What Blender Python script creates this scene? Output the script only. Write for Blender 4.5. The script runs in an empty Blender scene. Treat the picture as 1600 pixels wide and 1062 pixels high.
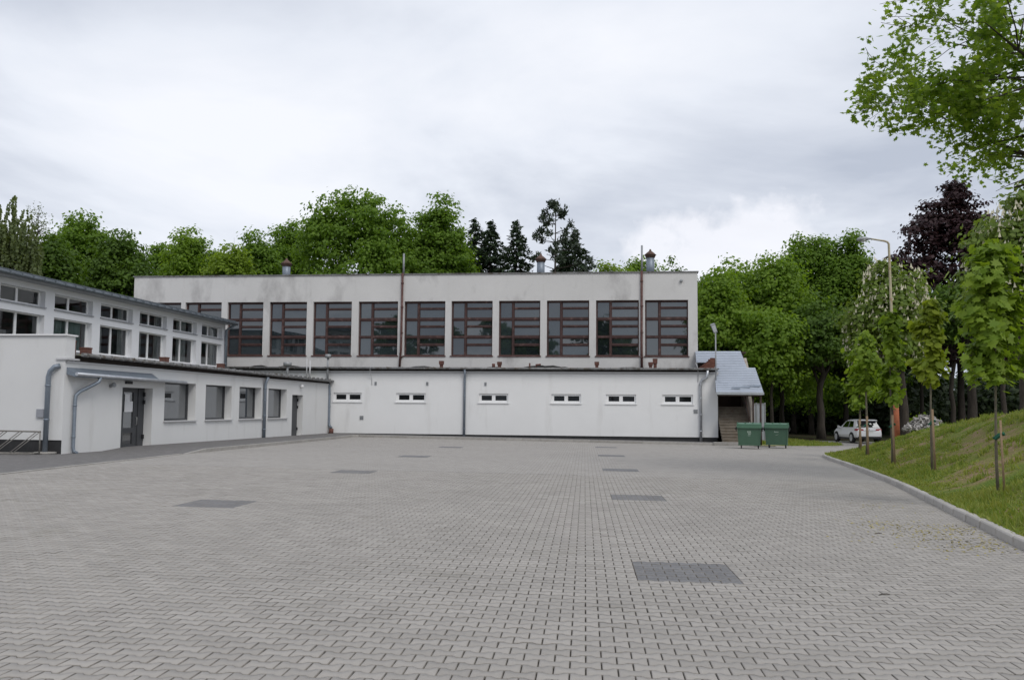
import bpy, bmesh, math, random
import numpy as np
from mathutils import Vector, Matrix

R = math.radians
SC = bpy.context.scene
COL = SC.collection

# ------------------------------------------------------------------ camera
CAM_H = 1.70
PITCH = math.atan(107 / 1420.0)
cam_d = bpy.data.cameras.new('camera')
cam_d.sensor_width = 36.0
cam_d.lens = 36.0 * 1420 / 1600
cam_d.clip_start = 0.1
cam_d.clip_end = 4000
cam = bpy.data.objects.new('camera', cam_d)
COL.objects.link(cam)
cam.matrix_world = (Matrix.Translation((0, 0, CAM_H)) @ Matrix.Rotation(R(90) + PITCH, 4, 'X') @ Matrix.Rotation(0.0085, 4, 'Z'))
SC.camera = cam

# ------------------------------------------------------------------ sky and sun
SUN_EL, SUN_AZ = R(48), R(150)          # azimuth clockwise from +Y: behind the camera, a little to the right
world = bpy.data.worlds.new('World')
SC.world = world
world.use_nodes = True
nt = world.node_tree
nt.nodes.clear()
N = nt.nodes.new
out = N('ShaderNodeOutputWorld'); bg = N('ShaderNodeBackground')
bg.inputs['Strength'].default_value = 0.1
sky = N('ShaderNodeTexSky'); sky.sky_type = 'NISHITA'; sky.sun_disc = False
sky.sun_elevation = SUN_EL; sky.sun_rotation = SUN_AZ
tc = N('ShaderNodeTexCoord'); sep = N('ShaderNodeSeparateXYZ')
nt.links.new(tc.outputs['Generated'], sep.inputs[0])
mz = N('ShaderNodeMath'); mz.operation = 'MAXIMUM'; mz.inputs[1].default_value = 0.0
nt.links.new(sep.outputs['Z'], mz.inputs[0])
az = N('ShaderNodeMath'); az.operation = 'ADD'; az.inputs[1].default_value = 0.22
nt.links.new(mz.outputs[0], az.inputs[0])
dx = N('ShaderNodeMath'); dx.operation = 'DIVIDE'; dy = N('ShaderNodeMath'); dy.operation = 'DIVIDE'
nt.links.new(sep.outputs['X'], dx.inputs[0]); nt.links.new(az.outputs[0], dx.inputs[1])
nt.links.new(sep.outputs['Y'], dy.inputs[0]); nt.links.new(az.outputs[0], dy.inputs[1])
cmb = N('ShaderNodeCombineXYZ')
nt.links.new(dx.outputs[0], cmb.inputs['X']); nt.links.new(dy.outputs[0], cmb.inputs['Y'])
cmb.inputs['Z'].default_value = 23.5
n1 = N('ShaderNodeTexNoise'); n1.inputs['Scale'].default_value = 1.0; n1.inputs['Detail'].default_value = 7; n1.inputs['Roughness'].default_value = 0.52
n1.inputs['Distortion'].default_value = 0.35
nt.links.new(cmb.outputs[0], n1.inputs['Vector'])
rmp = N('ShaderNodeValToRGB')
cr = rmp.color_ramp
cr.elements[0].position = 0.34; cr.elements[0].color = (4.9, 5.35, 6.3, 1)
cr.elements[1].position = 0.64; cr.elements[1].color = (8.95, 9.15, 9.7, 1)
e = cr.elements.new(0.45); e.color = (6.4, 6.8, 7.65, 1)
e = cr.elements.new(0.54); e.color = (7.9, 8.25, 9.0, 1)
nt.links.new(n1.outputs['Fac'], rmp.inputs[0])
mx = N('ShaderNodeMixRGB'); mx.inputs[0].default_value = 0.96
# one white cumulus low over the wood, right of the gym
cu = N('ShaderNodeVectorMath'); cu.operation = 'SUBTRACT'; cu.inputs[1].default_value = (0.228, 0.953, 0.158)
nt.links.new(tc.outputs['Generated'], cu.inputs[0])
cus = N('ShaderNodeVectorMath'); cus.operation = 'MULTIPLY'; cus.inputs[1].default_value = (8.5, 1.0, 15.0)
nt.links.new(cu.outputs[0], cus.inputs[0])
cul = N('ShaderNodeVectorMath'); cul.operation = 'LENGTH'; nt.links.new(cus.outputs[0], cul.inputs[0])
n2 = N('ShaderNodeTexNoise'); n2.inputs['Scale'].default_value = 16; n2.inputs['Detail'].default_value = 6; n2.inputs['Roughness'].default_value = 0.55
nt.links.new(tc.outputs['Generated'], n2.inputs['Vector'])
cun = N('ShaderNodeMath'); cun.operation = 'MULTIPLY_ADD'; cun.inputs[1].default_value = 2.2; nt.links.new(n2.outputs['Fac'], cun.inputs[0]); nt.links.new(cul.outputs['Value'], cun.inputs[2])
cur = N('ShaderNodeMapRange'); cur.inputs['From Min'].default_value = 2.15; cur.inputs['From Max'].default_value = 1.75; cur.inputs['To Min'].default_value = 0; cur.inputs['To Max'].default_value = 0.75; nt.links.new(cun.outputs[0], cur.inputs['Value'])
cum = N('ShaderNodeMixRGB'); nt.links.new(cur.outputs[0], cum.inputs[0]); nt.links.new(rmp.outputs[0], cum.inputs[1]); cum.inputs[2].default_value = (9.3, 9.35, 9.9, 1)
nt.links.new(sky.outputs[0], mx.inputs[1]); nt.links.new(cum.outputs[0], mx.inputs[2])
nt.links.new(mx.outputs[0], bg.inputs['Color']); nt.links.new(bg.outputs[0], out.inputs['Surface'])

sun_d = bpy.data.lights.new('sun', 'SUN')
sun_d.energy = 1.3
sun_d.angle = R(25)
sun_d.color = (1.0, 0.96, 0.9)
sun = bpy.data.objects.new('sun', sun_d)
COL.objects.link(sun)
sd = Vector((math.sin(SUN_AZ) * math.cos(SUN_EL), math.cos(SUN_AZ) * math.cos(SUN_EL), math.sin(SUN_EL)))
sun.rotation_euler = sd.to_track_quat('Z', 'Y').to_euler()
sun.location = sd * 60

vs = SC.view_settings
vs.view_transform = 'Standard'; vs.look = 'None'; vs.exposure = 0.1; vs.gamma = 1.0
SC.render.engine = 'CYCLES'
SC.cycles.max_bounces = 6; SC.cycles.transparent_max_bounces = 8
SC.cycles.use_denoising = True

# ------------------------------------------------------------------ measuring helpers (photo pixel -> point in the place)
FPX = 1420.0
MW = cam.matrix_world.copy()
MWI = MW.inverted()


def ray(px, py):
    return (MW.to_3x3() @ Vector(((px - 800) / FPX, (531 - py) / FPX, -1.0)))


def at(px, py, Y):
    r = ray(px, py)
    return Vector((0, 0, CAM_H)) + r * (Y / r.y)


def project(p):
    q = MWI @ Vector(p)
    return 800 + q.x / -q.z * FPX, 531 - q.y / -q.z * FPX


def gz(x, y):
    """height of the gently falling ground"""
    x = max(-70.0, min(70.0, x)); y = max(-20.0, min(120.0, y))
    return -0.0035 * y - 0.011 * x


def on_ground(px, py, dz=0.0):
    r = ray(px, py)
    t = (dz - CAM_H) / (r.z + 0.0035 * r.y + 0.011 * r.x)
    return Vector((0, 0, CAM_H)) + r * t


# ------------------------------------------------------------------ object helpers
def tag(o, label=None, cat=None, group=None, kind=None):
    if label: o['label'] = label
    if cat: o['category'] = cat
    if group: o['group'] = group
    if kind: o['kind'] = kind
    return o


def empty(name, loc=(0, 0, 0), rz=0.0, **kw):
    o = bpy.data.objects.new(name, None)
    o.empty_display_size = 0.2
    COL.objects.link(o)
    o.location = loc
    o.rotation_euler = (0, 0, rz)
    return tag(o, **kw)


def link(name, me, parent=None, **kw):
    o = bpy.data.objects.new(name, me)
    COL.objects.link(o)
    if parent: o.parent = parent
    return tag(o, **kw)


def copy_tree(src, loc, rz=0.0, scale=None, label=None):
    c = src.copy(); COL.objects.link(c)
    c.location = loc; c.rotation_euler = (0, 0, rz)
    if scale: c.scale = (scale, scale, scale)
    if label: c['label'] = label
    for ch in src.children:
        k = ch.copy(); COL.objects.link(k); k.parent = c
        for g in ch.children:
            q = g.copy(); COL.objects.link(q); q.parent = k
    return c


class MB:
    """collects simple solids and builds them as one mesh"""
    def __init__(s):
        s.v = []; s.f = []; s.m = []; s.sm = []

    def quad(s, *p, mi=0, smooth=False):
        b = len(s.v); s.v += [tuple(q) for q in p]; s.f.append(tuple(range(b, b + len(p)))); s.m.append(mi); s.sm.append(smooth)

    def box(s, x0, x1, y0, y1, z0, z1, mi=0, M=None):
        pts = [(x0, y0, z0), (x1, y0, z0), (x1, y1, z0), (x0, y1, z0), (x0, y0, z1), (x1, y0, z1), (x1, y1, z1), (x0, y1, z1)]
        s.hexa(pts, mi, M)

    def hexa(s, pts, mi=0, M=None):
        if M is not None: pts = [M @ Vector(p) for p in pts]
        b = len(s.v); s.v += [tuple(p) for p in pts]
        for f in ((0, 3, 2, 1), (4, 5, 6, 7), (0, 1, 5, 4), (1, 2, 6, 5), (2, 3, 7, 6), (3, 0, 4, 7)):
            s.f.append(tuple(b + i for i in f)); s.m.append(mi); s.sm.append(False)

    def bbox(s, x0, x1, y0, y1, z0, z1, c=0.01, mi=0):
        """box with chamfered top edges"""
        b = len(s.v)
        s.v += [(x0, y0, z0), (x1, y0, z0), (x1, y1, z0), (x0, y1, z0), (x0, y0, z1 - c), (x1, y0, z1 - c), (x1, y1, z1 - c), (x0, y1, z1 - c),
                (x0 + c, y0 + c, z1), (x1 - c, y0 + c, z1), (x1 - c, y1 - c, z1), (x0 + c, y1 - c, z1)]
        for f in ((0, 3, 2, 1), (0, 1, 5, 4), (1, 2, 6, 5), (2, 3, 7, 6), (3, 0, 4, 7), (4, 5, 9, 8), (5, 6, 10, 9), (6, 7, 11, 10), (7, 4, 8, 11), (8, 9, 10, 11)):
            s.f.append(tuple(b + i for i in f)); s.m.append(mi); s.sm.append(False)

    def tube(s, path, rad, n=8, mi=0, caps=True, smooth=True):
        path = [Vector(p) for p in path]
        rr = rad if isinstance(rad, (list, tuple)) else [rad] * len(path)
        b = len(s.v)
        up = None
        for i, p in enumerate(path):
            t = (path[min(i + 1, len(path) - 1)] - path[max(i - 1, 0)]).normalized()
            if up is None:
                up = t.orthogonal().normalized()
            up = (up - t * up.dot(t)).normalized()
            w = t.cross(up)
            for k in range(n):
                a = 2 * math.pi * k / n
                s.v.append(tuple(p + (up * math.cos(a) + w * math.sin(a)) * rr[i]))
        for i in range(len(path) - 1):
            for k in range(n):
                k2 = (k + 1) % n
                s.f.append((b + i * n + k, b + i * n + k2, b + (i + 1) * n + k2, b + (i + 1) * n + k)); s.m.append(mi); s.sm.append(smooth)
        if caps:
            s.f.append(tuple(b + k for k in range(n))[::-1]); s.m.append(mi); s.sm.append(False)
            l = b + (len(path) - 1) * n
            s.f.append(tuple(l + k for k in range(n))); s.m.append(mi); s.sm.append(False)

    def lathe(s, prof, c=(0, 0, 0), n=12, mi=0, M=None, smooth=True):
        """profile [(r,z)...] turned round z at c (M optionally re-orients)"""
        b = len(s.v)
        for r, z in prof:
            for k in range(n):
                a = 2 * math.pi * k / n
                p = Vector((r * math.cos(a), r * math.sin(a), z))
                if M is not None: p = M @ p
                s.v.append(tuple(p + Vector(c)))
        for i in range(len(prof) - 1):
            for k in range(n):
                k2 = (k + 1) % n
                s.f.append((b + i * n + k, b + i * n + k2, b + (i + 1) * n + k2, b + (i + 1) * n + k)); s.m.append(mi); s.sm.append(smooth)
        s.f.append(tuple(b + k for k in range(n))[::-1]); s.m.append(mi); s.sm.append(False)
        l = b + (len(prof) - 1) * n
        s.f.append(tuple(l + k for k in range(n))); s.m.append(mi); s.sm.append(False)

    def prism(s, poly, h, mi=0):
        """polygon of 3-D points extruded by vector h"""
        h = Vector(h); poly = [Vector(p) for p in poly]; n = len(poly); b = len(s.v)
        s.v += [tuple(p) for p in poly] + [tuple(p + h) for p in poly]
        s.f.append(tuple(b + i for i in range(n))[::-1]); s.f.append(tuple(b + n + i for i in range(n))); s.m += [mi, mi]; s.sm += [False, False]
        for i in range(n):
            j = (i + 1) % n
            s.f.append((b + i, b + j, b + n + j, b + n + i)); s.m.append(mi); s.sm.append(False)

    def wall(s, P, a0, a1, b0, b1, ops, rev, mi=0, rmi=None):
        """front face with openings and their reveals; P(a,b,depth) gives the point"""
        rmi = mi if rmi is None else rmi
        A = sorted(set([a0, a1] + [o[0] for o in ops] + [o[1] for o in ops])); B = sorted(set([b0, b1] + [o[2] for o in ops] + [o[3] for o in ops]))
        A = [a for a in A if a0 <= a <= a1]; B = [b for b in B if b0 <= b <= b1]
        for i in range(len(A) - 1):
            for j in range(len(B) - 1):
                ca, cb = (A[i] + A[i + 1]) / 2, (B[j] + B[j + 1]) / 2
                if any(o[0] < ca < o[1] and o[2] < cb < o[3] for o in ops): continue
                s.quad(P(A[i], B[j], 0), P(A[i + 1], B[j], 0), P(A[i + 1], B[j + 1], 0), P(A[i], B[j + 1], 0), mi=mi)
        for o in ops:
            l, r, d, u = o[:4]
            s.quad(P(l, d, 0), P(l, d, rev), P(l, u, rev), P(l, u, 0), mi=rmi)
            s.quad(P(r, d, 0), P(r, d, rev), P(r, u, rev), P(r, u, 0), mi=rmi)
            s.quad(P(l, u, 0), P(r, u, 0), P(r, u, rev), P(l, u, rev), mi=rmi)
            s.quad(P(l, d, 0), P(r, d, 0), P(r, d, rev), P(l, d, rev), mi=rmi)

    def mesh(s, name, mats):
        me = bpy.data.meshes.new(name)
        me.from_pydata(s.v, [], s.f)
        for m in (mats if isinstance(mats, (list, tuple)) else [mats]): me.materials.append(m)
        me.polygons.foreach_set('material_index', s.m)
        me.polygons.foreach_set('use_smooth', s.sm)
        me.update()
        return me

    def build(s, name, mats, parent=None, **kw):
        return link(name, s.mesh(name, mats), parent, **kw)


def np_mesh(name, verts, loop_idx, loop_start, loop_total, mats, smooth=False):
    me = bpy.data.meshes.new(name)
    me.vertices.add(len(verts)); me.vertices.foreach_set('co', np.asarray(verts, np.float32).ravel())
    me.loops.add(len(loop_idx)); me.loops.foreach_set('vertex_index', np.asarray(loop_idx, np.int32))
    me.polygons.add(len(loop_start)); me.polygons.foreach_set('loop_start', np.asarray(loop_start, np.int32))
    me.polygons.foreach_set('loop_total', np.asarray(loop_total, np.int32))
    for m in (mats if isinstance(mats, (list, tuple)) else [mats]): me.materials.append(m)
    me.update(calc_edges=True)
    me.validate()
    return me


# ------------------------------------------------------------------ materials
def new_mat(name):
    m = bpy.data.materials.new(name); m.use_nodes = True
    nt = m.node_tree
    return m, nt, nt.nodes['Principled BSDF'], nt.nodes['Material Output']


def setp(b, **kw):
    for k, v in kw.items():
        b.inputs[k].default_value = v


def surf(name, col, rough=0.85, var=0.12, scale=4.0, scale2=40.0, bump=0.0, bump_scale=60.0, metal=0.0, spec=0.3, island=0.0, stretch=None, tint=None, tint_scale=1.0, tint_lo=0.55, tint_hi=0.7, tint_stretch=None, world=False):
    """plain painted / mineral surface: base colour with two scales of uneven tone, optional stains (tint) and relief"""
    m, nt, b, o = new_mat(name)
    L = nt.links.new; N = nt.nodes.new
    tc = N('ShaderNodeTexCoord')
    vec = tc.outputs['Object']
    if world: vec = N('ShaderNodeNewGeometry').outputs['Position']
    def nz(sc, det=5, st=None):
        v = vec
        if st:
            mp = N('ShaderNodeMapping'); mp.inputs['Scale'].default_value = st; L(v, mp.inputs['Vector']); v = mp.outputs[0]
        n = N('ShaderNodeTexNoise'); n.inputs['Scale'].default_value = sc; n.inputs['Detail'].default_value = det; n.inputs['Roughness'].default_value = 0.6
        L(v, n.inputs['Vector']); return n.outputs['Fac']
    def val(fac, lo, hi):
        r = N('ShaderNodeMapRange'); r.inputs['From Min'].default_value = 0.3; r.inputs['From Max'].default_value = 0.7
        r.inputs['To Min'].default_value = lo; r.inputs['To Max'].default_value = hi; L(fac, r.inputs['Value']); return r.outputs[0]
    f1 = val(nz(scale, 5, stretch), 1 - var, 1 + var); f2 = val(nz(scale2, 3), 1 - var * 0.6, 1 + var * 0.6)
    mul = N('ShaderNodeMath'); mul.operation = 'MULTIPLY'; L(f1, mul.inputs[0]); L(f2, mul.inputs[1])
    fac = mul.outputs[0]
    if island:
        g = N('ShaderNodeNewGeometry'); oi = N('ShaderNodeObjectInfo')
        ad = N('ShaderNodeMath'); ad.operation = 'ADD'; L(g.outputs['Random Per Island'], ad.inputs[0]); L(oi.outputs['Random'], ad.inputs[1])
        fr = N('ShaderNodeMath'); fr.operation = 'FRACT'; L(ad.outputs[0], fr.inputs[0])
        r = N('ShaderNodeMapRange'); r.inputs['To Min'].default_value = 1 - island; r.inputs['To Max'].default_value = 1 + island; L(fr.outputs[0], r.inputs['Value'])
        m2 = N('ShaderNodeMath'); m2.operation = 'MULTIPLY'; L(fac, m2.inputs[0]); L(r.outputs[0], m2.inputs[1]); fac = m2.outputs[0]
    cn = N('ShaderNodeRGB'); cn.outputs[0].default_value = (*col, 1)
    c = cn.outputs[0]
    if tint:
        tn = nz(tint_scale, 6, tint_stretch)
        r = N('ShaderNodeMapRange'); r.inputs['From Min'].default_value = tint_lo; r.inputs['From Max'].default_value = tint_hi; L(tn, r.inputs['Value'])
        mx = N('ShaderNodeMixRGB'); L(r.outputs[0], mx.inputs[0]); L(c, mx.inputs[1]); mx.inputs[2].default_value = (*tint, 1); c = mx.outputs[0]
    vm = N('ShaderNodeVectorMath'); vm.operation = 'SCALE'; L(c, vm.inputs[0]); L(fac, vm.inputs['Scale'])
    L(vm.outputs[0], b.inputs['Base Color'])
    setp(b, Roughness=rough, Metallic=metal)
    b.inputs['Specular IOR Level'].default_value = spec
    if bump:
        bp = N('ShaderNodeBump'); bp.inputs['Strength'].default_value = bump; bp.inputs['Distance'].default_value = 0.01
        L(nz(bump_scale, 4), bp.inputs['Height']); L(bp.outputs[0], b.inputs['Normal'])
    return m


def leaf_mat(name, col, col2, trans=0.35, var=0.35, patch=0.5):
    """two-sided leaf: reflects and lets light through; every leaf a slightly different tone"""
    m, nt, b, o = new_mat(name)
    L = nt.links.new; N = nt.nodes.new
    g = N('ShaderNodeNewGeometry'); tc = N('ShaderNodeTexCoord')
    n = N('ShaderNodeTexNoise'); n.inputs['Scale'].default_value = patch; n.inputs['Detail'].default_value = 2; L(tc.outputs['Object'], n.inputs['Vector'])
    ad = N('ShaderNodeMath'); ad.operation = 'MULTIPLY_ADD'; L(g.outputs['Random Per Island'], ad.inputs[0]); ad.inputs[1].default_value = 0.6; 
    sb = N('ShaderNodeMath'); sb.operation = 'SUBTRACT'; L(n.outputs['Fac'], sb.inputs[0]); sb.inputs[1].default_value = 0.3
    L(sb.outputs[0], ad.inputs[2]); ad.use_clamp = True
    mx = N('ShaderNodeMixRGB'); L(ad.outputs[0], mx.inputs[0]); mx.inputs[1].default_value = (*col, 1); mx.inputs[2].default_value = (*col2, 1)
    L(mx.outputs[0], b.inputs['Base Color']); setp(b, Roughness=0.55); b.inputs['Specular IOR Level'].default_value = 0.25
    tr = N('ShaderNodeBsdfTranslucent'); 
    br = N('ShaderNodeMixRGB'); br.blend_type = 'MULTIPLY'; br.inputs[0].default_value = 1; L(mx.outputs[0], br.inputs[1]); br.inputs[2].default_value = (1.5, 1.5, 0.6, 1)
    L(br.outputs[0], tr.inputs['Color'])
    ms = N('ShaderNodeMixShader'); ms.inputs[0].default_value = trans; L(b.outputs[0], ms.inputs[1]); L(tr.outputs[0], ms.inputs[2])
    L(ms.outputs[0], o.inputs['Surface'])
    return m


M = {}
M['white_render'] = surf('white_render', (0.765, 0.765, 0.762), 0.9, 0.02, 0.6, 90, 0.25, 140, tint=(0.65, 0.645, 0.635), tint_scale=1.1, tint_stretch=(1.2, 1.2, 0.22), tint_lo=0.56, tint_hi=0.8)
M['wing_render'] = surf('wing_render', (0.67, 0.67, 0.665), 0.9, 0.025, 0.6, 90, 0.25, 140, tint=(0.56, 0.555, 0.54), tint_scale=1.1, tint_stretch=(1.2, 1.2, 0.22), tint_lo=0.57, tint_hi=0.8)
M['bright_render'] = surf('bright_render', (0.74, 0.745, 0.77), 0.85, 0.02, 0.8, 80, 0.1, 120)
M['old_render'] = surf('old_render', (0.60, 0.59, 0.578), 0.95, 0.055, 0.35, 25, 0.4, 60, stretch=(1, 1, 1), tint=(0.33, 0.32, 0.315), tint_scale=0.6, tint_lo=0.52, tint_hi=0.78, tint_stretch=(1.0, 1.0, 0.55))
M['dark_plinth'] = surf('dark_plinth', (0.035, 0.035, 0.037), 0.8, 0.2, 3, 40)
M['zinc'] = surf('zinc', (0.22, 0.255, 0.30), 0.5, 0.12, 3, 20, metal=0.45, spec=0.5)
M['bright_zinc'] = surf('bright_zinc', (0.5, 0.52, 0.55), 0.4, 0.12, 3, 20, metal=0.7, spec=0.5)
M['roof_zinc'] = surf('roof_zinc', (0.45, 0.49, 0.56), 0.5, 0.06, 1.2, 12, metal=0.25, spec=0.5, tint=(0.33, 0.36, 0.42), tint_scale=0.9, tint_lo=0.58, tint_hi=0.75)
M['dark_zinc'] = surf('dark_zinc', (0.13, 0.15, 0.17), 0.5, 0.2, 3, 20, metal=0.35, spec=0.5)
M['old_gutter'] = surf('old_gutter', (0.2, 0.2, 0.2), 0.6, 0.3, 2, 20, metal=0.3, tint=(0.10, 0.085, 0.07), tint_scale=3, tint_lo=0.5, tint_hi=0.65)
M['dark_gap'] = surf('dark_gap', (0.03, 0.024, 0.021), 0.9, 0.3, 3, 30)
M['rust_paint'] = surf('rust_paint', (0.10, 0.048, 0.042), 0.75, 0.25, 3, 40, tint=(0.16, 0.10, 0.09), tint_scale=5, tint_lo=0.52, tint_hi=0.7)
M['brown_frame'] = surf('brown_frame', (0.064, 0.035, 0.032), 0.7, 0.25, 2.5, 40, tint=(0.15, 0.09, 0.082), tint_scale=4, tint_lo=0.55, tint_hi=0.72)
M['terracotta'] = surf('terracotta', (0.13, 0.062, 0.05), 0.9, 0.25, 5, 40)
M['rust_cap'] = surf('rust_cap', (0.12, 0.075, 0.06), 0.8, 0.25, 5, 40)
M['brick_red'] = surf('brick_red', (0.17, 0.075, 0.055), 0.9, 0.2, 4, 40, island=0.25)
M['tar'] = surf('tar', (0.05, 0.048, 0.046), 0.9, 0.3, 2, 30)
M['lichen_roof'] = surf('lichen_roof', (0.17, 0.17, 0.155), 0.95, 0.25, 1.5, 30, tint=(0.26, 0.27, 0.18), tint_scale=1.2, tint_lo=0.5, tint_hi=0.65)
M['white_pvc'] = surf('white_pvc', (0.78, 0.78, 0.78), 0.4, 0.02, 2, 20)
M['grey_pvc'] = surf('grey_pvc', (0.055, 0.057, 0.062), 0.5, 0.1, 2, 20)
M['sill'] = surf('sill', (0.5, 0.5, 0.51), 0.5, 0.06, 2, 30)
M['sill_grey'] = surf('sill_grey', (0.3, 0.31, 0.34), 0.5, 0.08, 2, 30)
M['concrete'] = surf('concrete', (0.33, 0.315, 0.295), 0.95, 0.12, 2, 50, 0.4, 90, island=0.1, tint=(0.24, 0.225, 0.2), tint_scale=2.5, tint_lo=0.52, tint_hi=0.7)
M['old_concrete'] = surf('old_concrete', (0.17, 0.145, 0.115), 0.95, 0.2, 2, 40, 0.4, 60, tint=(0.15, 0.12, 0.09), tint_scale=3, tint_lo=0.5, tint_hi=0.65)
M['kerb_concrete'] = surf('kerb_concrete', (0.42, 0.40, 0.375), 0.95, 0.1, 3, 60, 0.4, 90, island=0.08, tint=(0.26, 0.235, 0.2), tint_scale=3.5, tint_lo=0.55, tint_hi=0.72)
M['paver'] = surf('paver', (0.345, 0.324, 0.30), 0.92, 0.07, 0.45, 150, 0.35, 220, island=0.085, world=True, tint=(0.25, 0.235, 0.205), tint_scale=0.7, tint_lo=0.60, tint_hi=0.80)
M['dark_paver'] = surf('dark_paver', (0.19, 0.188, 0.192), 0.9, 0.07, 0.8, 160, 0.35, 220, island=0.09)
M['paver_edge'] = surf('paver_edge', (0.235, 0.217, 0.195), 1.0, 0.3, 1.5, 60, tint=(0.09, 0.09, 0.05), tint_scale=0.8, tint_lo=0.6, tint_hi=0.75)
M['joint'] = surf('joint', (0.06, 0.054, 0.046), 1.0, 0.35, 1.3, 60, 0.5, 80, tint=(0.1, 0.105, 0.05), tint_scale=0.8, tint_lo=0.6, tint_hi=0.72)
M['bark'] = surf('bark', (0.05, 0.042, 0.034), 0.95, 0.35, 1.5, 12, 0.8, 14, stretch=(3, 3, 0.5))
M['young_bark'] = surf('young_bark', (0.13, 0.115, 0.085), 0.9, 0.3, 3, 20, 0.4, 30, stretch=(3, 3, 0.6))
M['stake_wood'] = surf('stake_wood', (0.27, 0.19, 0.12), 0.85, 0.2, 3, 25, 0.3, 40, stretch=(4, 4, 0.5))
M['green_tie'] = surf('green_tie', (0.02, 0.13, 0.075), 0.6, 0.15, 5, 30)
M['lamp_beige'] = surf('lamp_beige', (0.43, 0.385, 0.27), 0.7, 0.15, 2, 20, tint=(0.3, 0.2, 0.11), tint_scale=2.5, tint_lo=0.55, tint_hi=0.7)
M['lamp_rust'] = surf('lamp_rust', (0.40, 0.13, 0.065), 0.85, 0.22, 2.5, 25, tint=(0.2, 0.075, 0.05), tint_scale=2.5, tint_lo=0.52, tint_hi=0.68)
M['lamp_grey'] = surf('lamp_grey', (0.3, 0.31, 0.32), 0.5, 0.1, 4, 20, metal=0.3)
M['lamp_lens'] = surf('lamp_lens', (0.55, 0.57, 0.6), 0.2, 0.05, 4, 20)
M['bin_green'] = surf('bin_green', (0.062, 0.125, 0.083), 0.5, 0.08, 2, 20, spec=0.4, tint=(0.06, 0.12, 0.08), tint_scale=2, tint_lo=0.55, tint_hi=0.75)
M['bin_lid'] = surf('bin_lid', (0.07, 0.155, 0.10), 0.45, 0.08, 2, 20, spec=0.4)
M['bin_mark'] = surf('bin_mark', (0.34, 0.42, 0.36), 0.7, 0.1, 10, 60)
M['rubber'] = surf('rubber', (0.02, 0.02, 0.021), 0.8, 0.15, 5, 30)
M['steel'] = surf('steel', (0.36, 0.36, 0.35), 0.45, 0.15, 4, 30, metal=0.6, spec=0.5)
M['rack_steel'] = surf('rack_steel', (0.19, 0.18, 0.165), 0.55, 0.2, 4, 30, metal=0.3, spec=0.4)
M['gate_sheet'] = surf('gate_sheet', (0.42, 0.44, 0.48), 0.55, 0.08, 1.5, 20)
M['dark_wood'] = surf('dark_wood', (0.06, 0.042, 0.035), 0.85, 0.2, 3, 30)
M['beige_render'] = surf('beige_render', (0.4, 0.36, 0.315), 0.95, 0.12, 1.5, 30, tint=(0.26, 0.2, 0.17), tint_scale=1.5, tint_lo=0.52, tint_hi=0.68)
M['car_paint'] = surf('car_paint', (0.74, 0.74, 0.75), 0.25, 0.01, 2, 20, spec=0.5)
M['car_black'] = surf('car_black', (0.022, 0.022, 0.024), 0.55, 0.1, 3, 20)
M['tail_red'] = surf('tail_red', (0.3, 0.012, 0.02), 0.2, 0.1, 5, 20, spec=0.5)
M['plate_white'] = surf('plate_white', (0.6, 0.6, 0.58), 0.5, 0.03, 5, 20)
M['alloy'] = surf('alloy', (0.55, 0.55, 0.56), 0.3, 0.05, 4, 20, metal=0.5)
M['curtain'] = surf('curtain', (0.5, 0.53, 0.52), 0.95, 0.1, 2, 20, stretch=(6, 6, 0.3))
M['curtain_teal'] = surf('curtain_teal', (0.4, 0.5, 0.48), 0.95, 0.06, 2, 20, stretch=(6, 6, 0.3))
M['room'] = surf('room', (0.5, 0.49, 0.47), 0.95, 0.05, 1, 10)
M['paper'] = surf('paper', (0.7, 0.7, 0.71), 0.8, 0.03, 5, 40)
M['candle'] = surf('candle', (0.64, 0.60, 0.45), 0.9, 0.1, 3, 20, island=0.2)
M['rubble'] = surf('rubble', (0.3, 0.285, 0.27), 0.95, 0.1, 3, 30, island=0.6)
M['dry_leaf'] = surf('dry_leaf', (0.3, 0.25, 0.07), 0.9, 0.2, 3, 30, island=0.35)


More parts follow.
